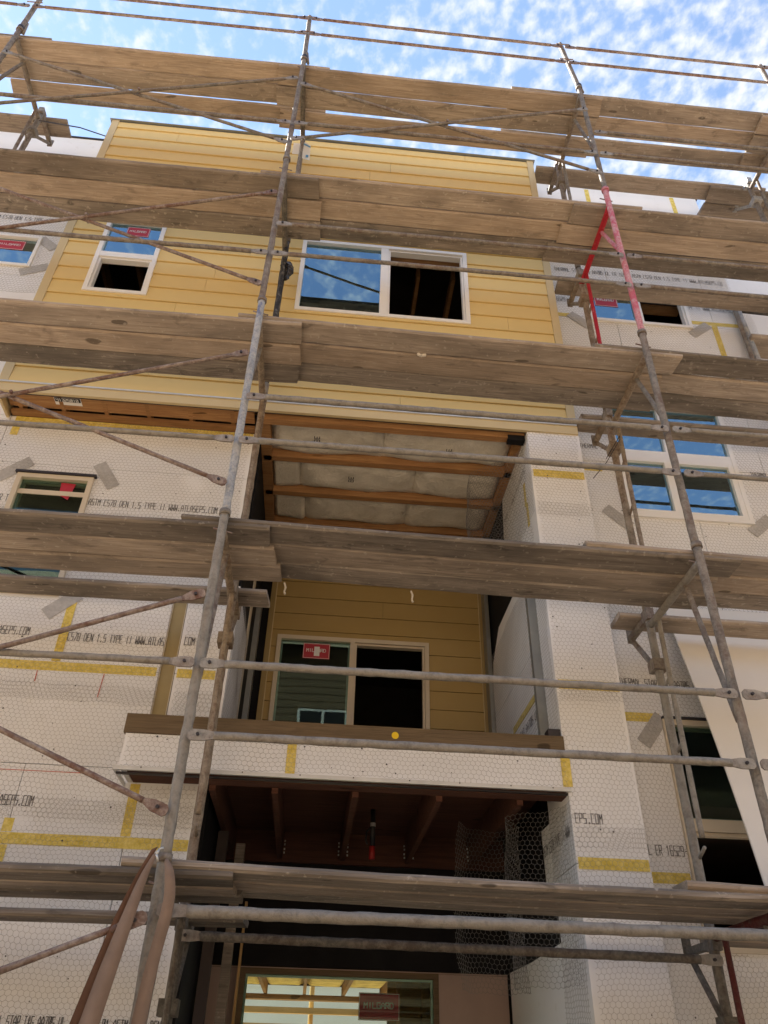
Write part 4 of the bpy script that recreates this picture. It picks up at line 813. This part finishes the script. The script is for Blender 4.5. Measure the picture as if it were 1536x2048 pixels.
# webbing sling hung over the left post
def ribbon(mb, pts, t=0.004):
    """pts: list of (centre, half-width vector)"""
    n = len(pts); vs = []
    for c, w_ in pts:
        c, w_ = Vector(c), Vector(w_); nn = Vector((0, t, 0)); vs += [c-w_-nn, c+w_-nn, c+w_+nn, c-w_+nn]
    mb.add(vs, [(i*4+j, i*4+(j+1) % 4, (i+1)*4+(j+1) % 4, (i+1)*4+j) for i in range(n-1) for j in range(4)]+[(3, 2, 1, 0), ((n-1)*4, (n-1)*4+1, (n-1)*4+2, (n-1)*4+3)])
def smooth_pts(ctrl, n=24):
    C = np.array([list(c)+list(w_) for c, w_ in ctrl]); t = np.linspace(0, len(C)-1, n); R_ = np.stack([np.interp(t, range(len(C)), C[:, k]) for k in range(6)], 1)
    for _ in range(3): R_[1:-1] = (R_[:-2]+2*R_[1:-1]+R_[2:])/4
    return [((r[0], r[1], r[2]), (r[3], r[4], r[5])) for r in R_]
SL = empty('webbing_strap')
tag(SL, 'brown webbing sling looped over the left scaffold post at the lowest deck', 'strap')
a = MB(); ribbon(a, smooth_pts([((-0.735, 3.985, 0.835), (0.010, 0.0, 0.004)), ((-0.765, 3.965, 0.74), (0.020, 0.0, 0.008)), ((-0.80, 3.945, 0.55), (0.034, -0.01, 0.01)), ((-0.835, 3.925, 0.35), (0.043, -0.015, 0.01)), ((-0.87, 3.91, 0.12), (0.048, -0.02, 0.01)), ((-0.93, 3.89, -0.3), (0.055, -0.02, 0.01))])); a.build('front_fold', 'strap', SL, True)
a = MB(); ribbon(a, smooth_pts([((-0.745, 3.995, 0.86), (0.012, 0.0, 0.006)), ((-0.79, 3.985, 0.74), (0.014, 0.01, 0.006)), ((-0.845, 3.97, 0.55), (0.016, 0.02, 0.006)), ((-0.885, 3.955, 0.35), (0.020, 0.02, 0.006)), ((-0.93, 3.94, 0.12), (0.024, 0.02, 0.006)), ((-1.0, 3.92, -0.3), (0.028, 0.02, 0.006))])); a.build('rear_fold', 'strap_rust', SL, True)
a = MB(); ribbon(a, smooth_pts([((-0.685, 4.0, 0.815), (0.006, 0, 0.004)), ((-0.655, 3.952, 0.77), (0.020, 0, 0.006)), ((-0.628, 3.948, 0.66), (0.025, 0, 0.003)), ((-0.635, 3.952, 0.55), (0.027, 0, 0.0)), ((-0.655, 3.955, 0.42), (0.026, 0, 0.0)), ((-0.672, 3.955, 0.20), (0.030, 0, 0.0)), ((-0.69, 3.955, -0.2), (0.032, 0, 0.0))])); a.build('right_tail', 'strap', SL, True)
MB().path([(-0.718, 3.985, 0.80), (-0.728, 3.98, 0.83), (-0.722, 3.99, 0.855), (-0.705, 4.0, 0.865)], 0.006, 6).build('hook_wire', 'drip_metal', SL, True)
# inspection tag, black bag, hand tool, tie wire
TG = empty('hang_tag'); tag(TG, 'white paper tag tied to the inner left post below the top deck', 'tag')
MB().hexa([(-0.72, 4.905, 8.50), (-0.59, 4.885, 8.42), (-0.59, 4.887, 8.42), (-0.72, 4.907, 8.50), (-0.72, 4.90, 8.86), (-0.60, 4.885, 8.74), (-0.60, 4.887, 8.74), (-0.72, 4.902, 8.86)]).build('card', 'white_label', TG)
MB().hexa([(-0.72, 4.8995, 8.79), (-0.60, 4.883, 8.68), (-0.60, 4.8835, 8.68), (-0.72, 4.90, 8.79), (-0.72, 4.8985, 8.82), (-0.60, 4.8825, 8.71), (-0.60, 4.883, 8.71), (-0.72, 4.899, 8.82)]).build('print_band', 'blue_label', TG)
MB().box(-0.64, -0.61, 4.880, 4.8825, 8.47, 8.52).build('print_block', 'blue_label', TG)
MB().box(-0.80, -0.725, 4.90, 4.903, 8.55, 8.78).build('rear_card', 'white_label', TG)
bg = MB(); r = random.Random(5); vs = []
for i in range(9):
    for j in range(10):
        th = math.pi*2*j/10; ph = i/8; rr = (0.025+0.045*math.sin(ph*math.pi*0.85+0.35))*(1+r.uniform(-0.28, 0.28)); vs.append((-0.665+rr*math.cos(th)*0.9, 4.90+rr*math.sin(th)*0.6, 6.56-0.27*ph+r.uniform(-0.008, 0.008)))
bg.add(vs, [(i*10+j, i*10+(j+1) % 10, (i+1)*10+(j+1) % 10, (i+1)*10+j) for i in range(8) for j in range(10)]+[tuple(range(10)), tuple(reversed(range(80, 90)))])
tag(bg.build('plastic_bag', 'bag'), 'crumpled shiny black plastic bag tied to the inner left post', 'bag')
SC = K
T = empty('hand_tool'); tag(T, 'black hand tool with red grip hanging under the lower soffit', 'tool')
MB().tube((0.492, 6.9, 1.575), (0.49, 6.9, 1.87), 0.022, 10).build('body', 'black_plastic', T, True); MB().tube((0.49, 6.9, 1.47), (0.49, 6.9, 1.573), 0.026, 10).build('grip', 'red_plastic', T, True)
MB().path([(0.47, 6.9, 1.72), (0.44, 6.9, 1.69), (0.435, 6.9, 1.62), (0.45, 6.9, 1.59)], 0.008, 6).build('trigger', 'black_plastic', T)
MB().tube((0.492, 6.9, 1.73), (0.492, 6.9, 1.76), 0.024, 10).build('ring', 'drip_metal', T)
tag(MB().path([(2.32, 5.42, 4.50), (2.42, 5.30, 4.60), (2.50, 5.1, 4.72), (2.45, 5.0, 4.66), (2.38, 5.2, 4.56)], 0.004, 5).build('tie_wire', 'dark_metal'), 'thin bent tie wire beside the upper right window', 'wire')
tag(MB().path([(-3.75, 5.0, 8.9), (-3.6, 5.5, 9.72), (-3.3, 5.6, 9.75), (-3.2, 5.62, 9.78)], 0.008, 6).build('cable', 'dark_metal'), 'thin dark cable running behind the top left bracket to the parapet', 'cable')
# put every parent Empty at the base of its thing; the parts stay where they stand
for E_, base in ((B, (0, 8.0, -1.5)), (S, (0.5, 4.5, -1.5)), (SL, (-0.74, 3.97, -0.3)), (TG, (-0.66, 4.89, 8.42)), (T, (0.456, 6.417, 1.37))):
    E_.location = base
    for ch in E_.children: ch.matrix_parent_inverse = Matrix.Translation(-Vector(base))
print('objects', len(bpy.data.objects), 'tris', sum(len(o.data.polygons)*2 for o in bpy.data.objects if o.type == 'MESH'))
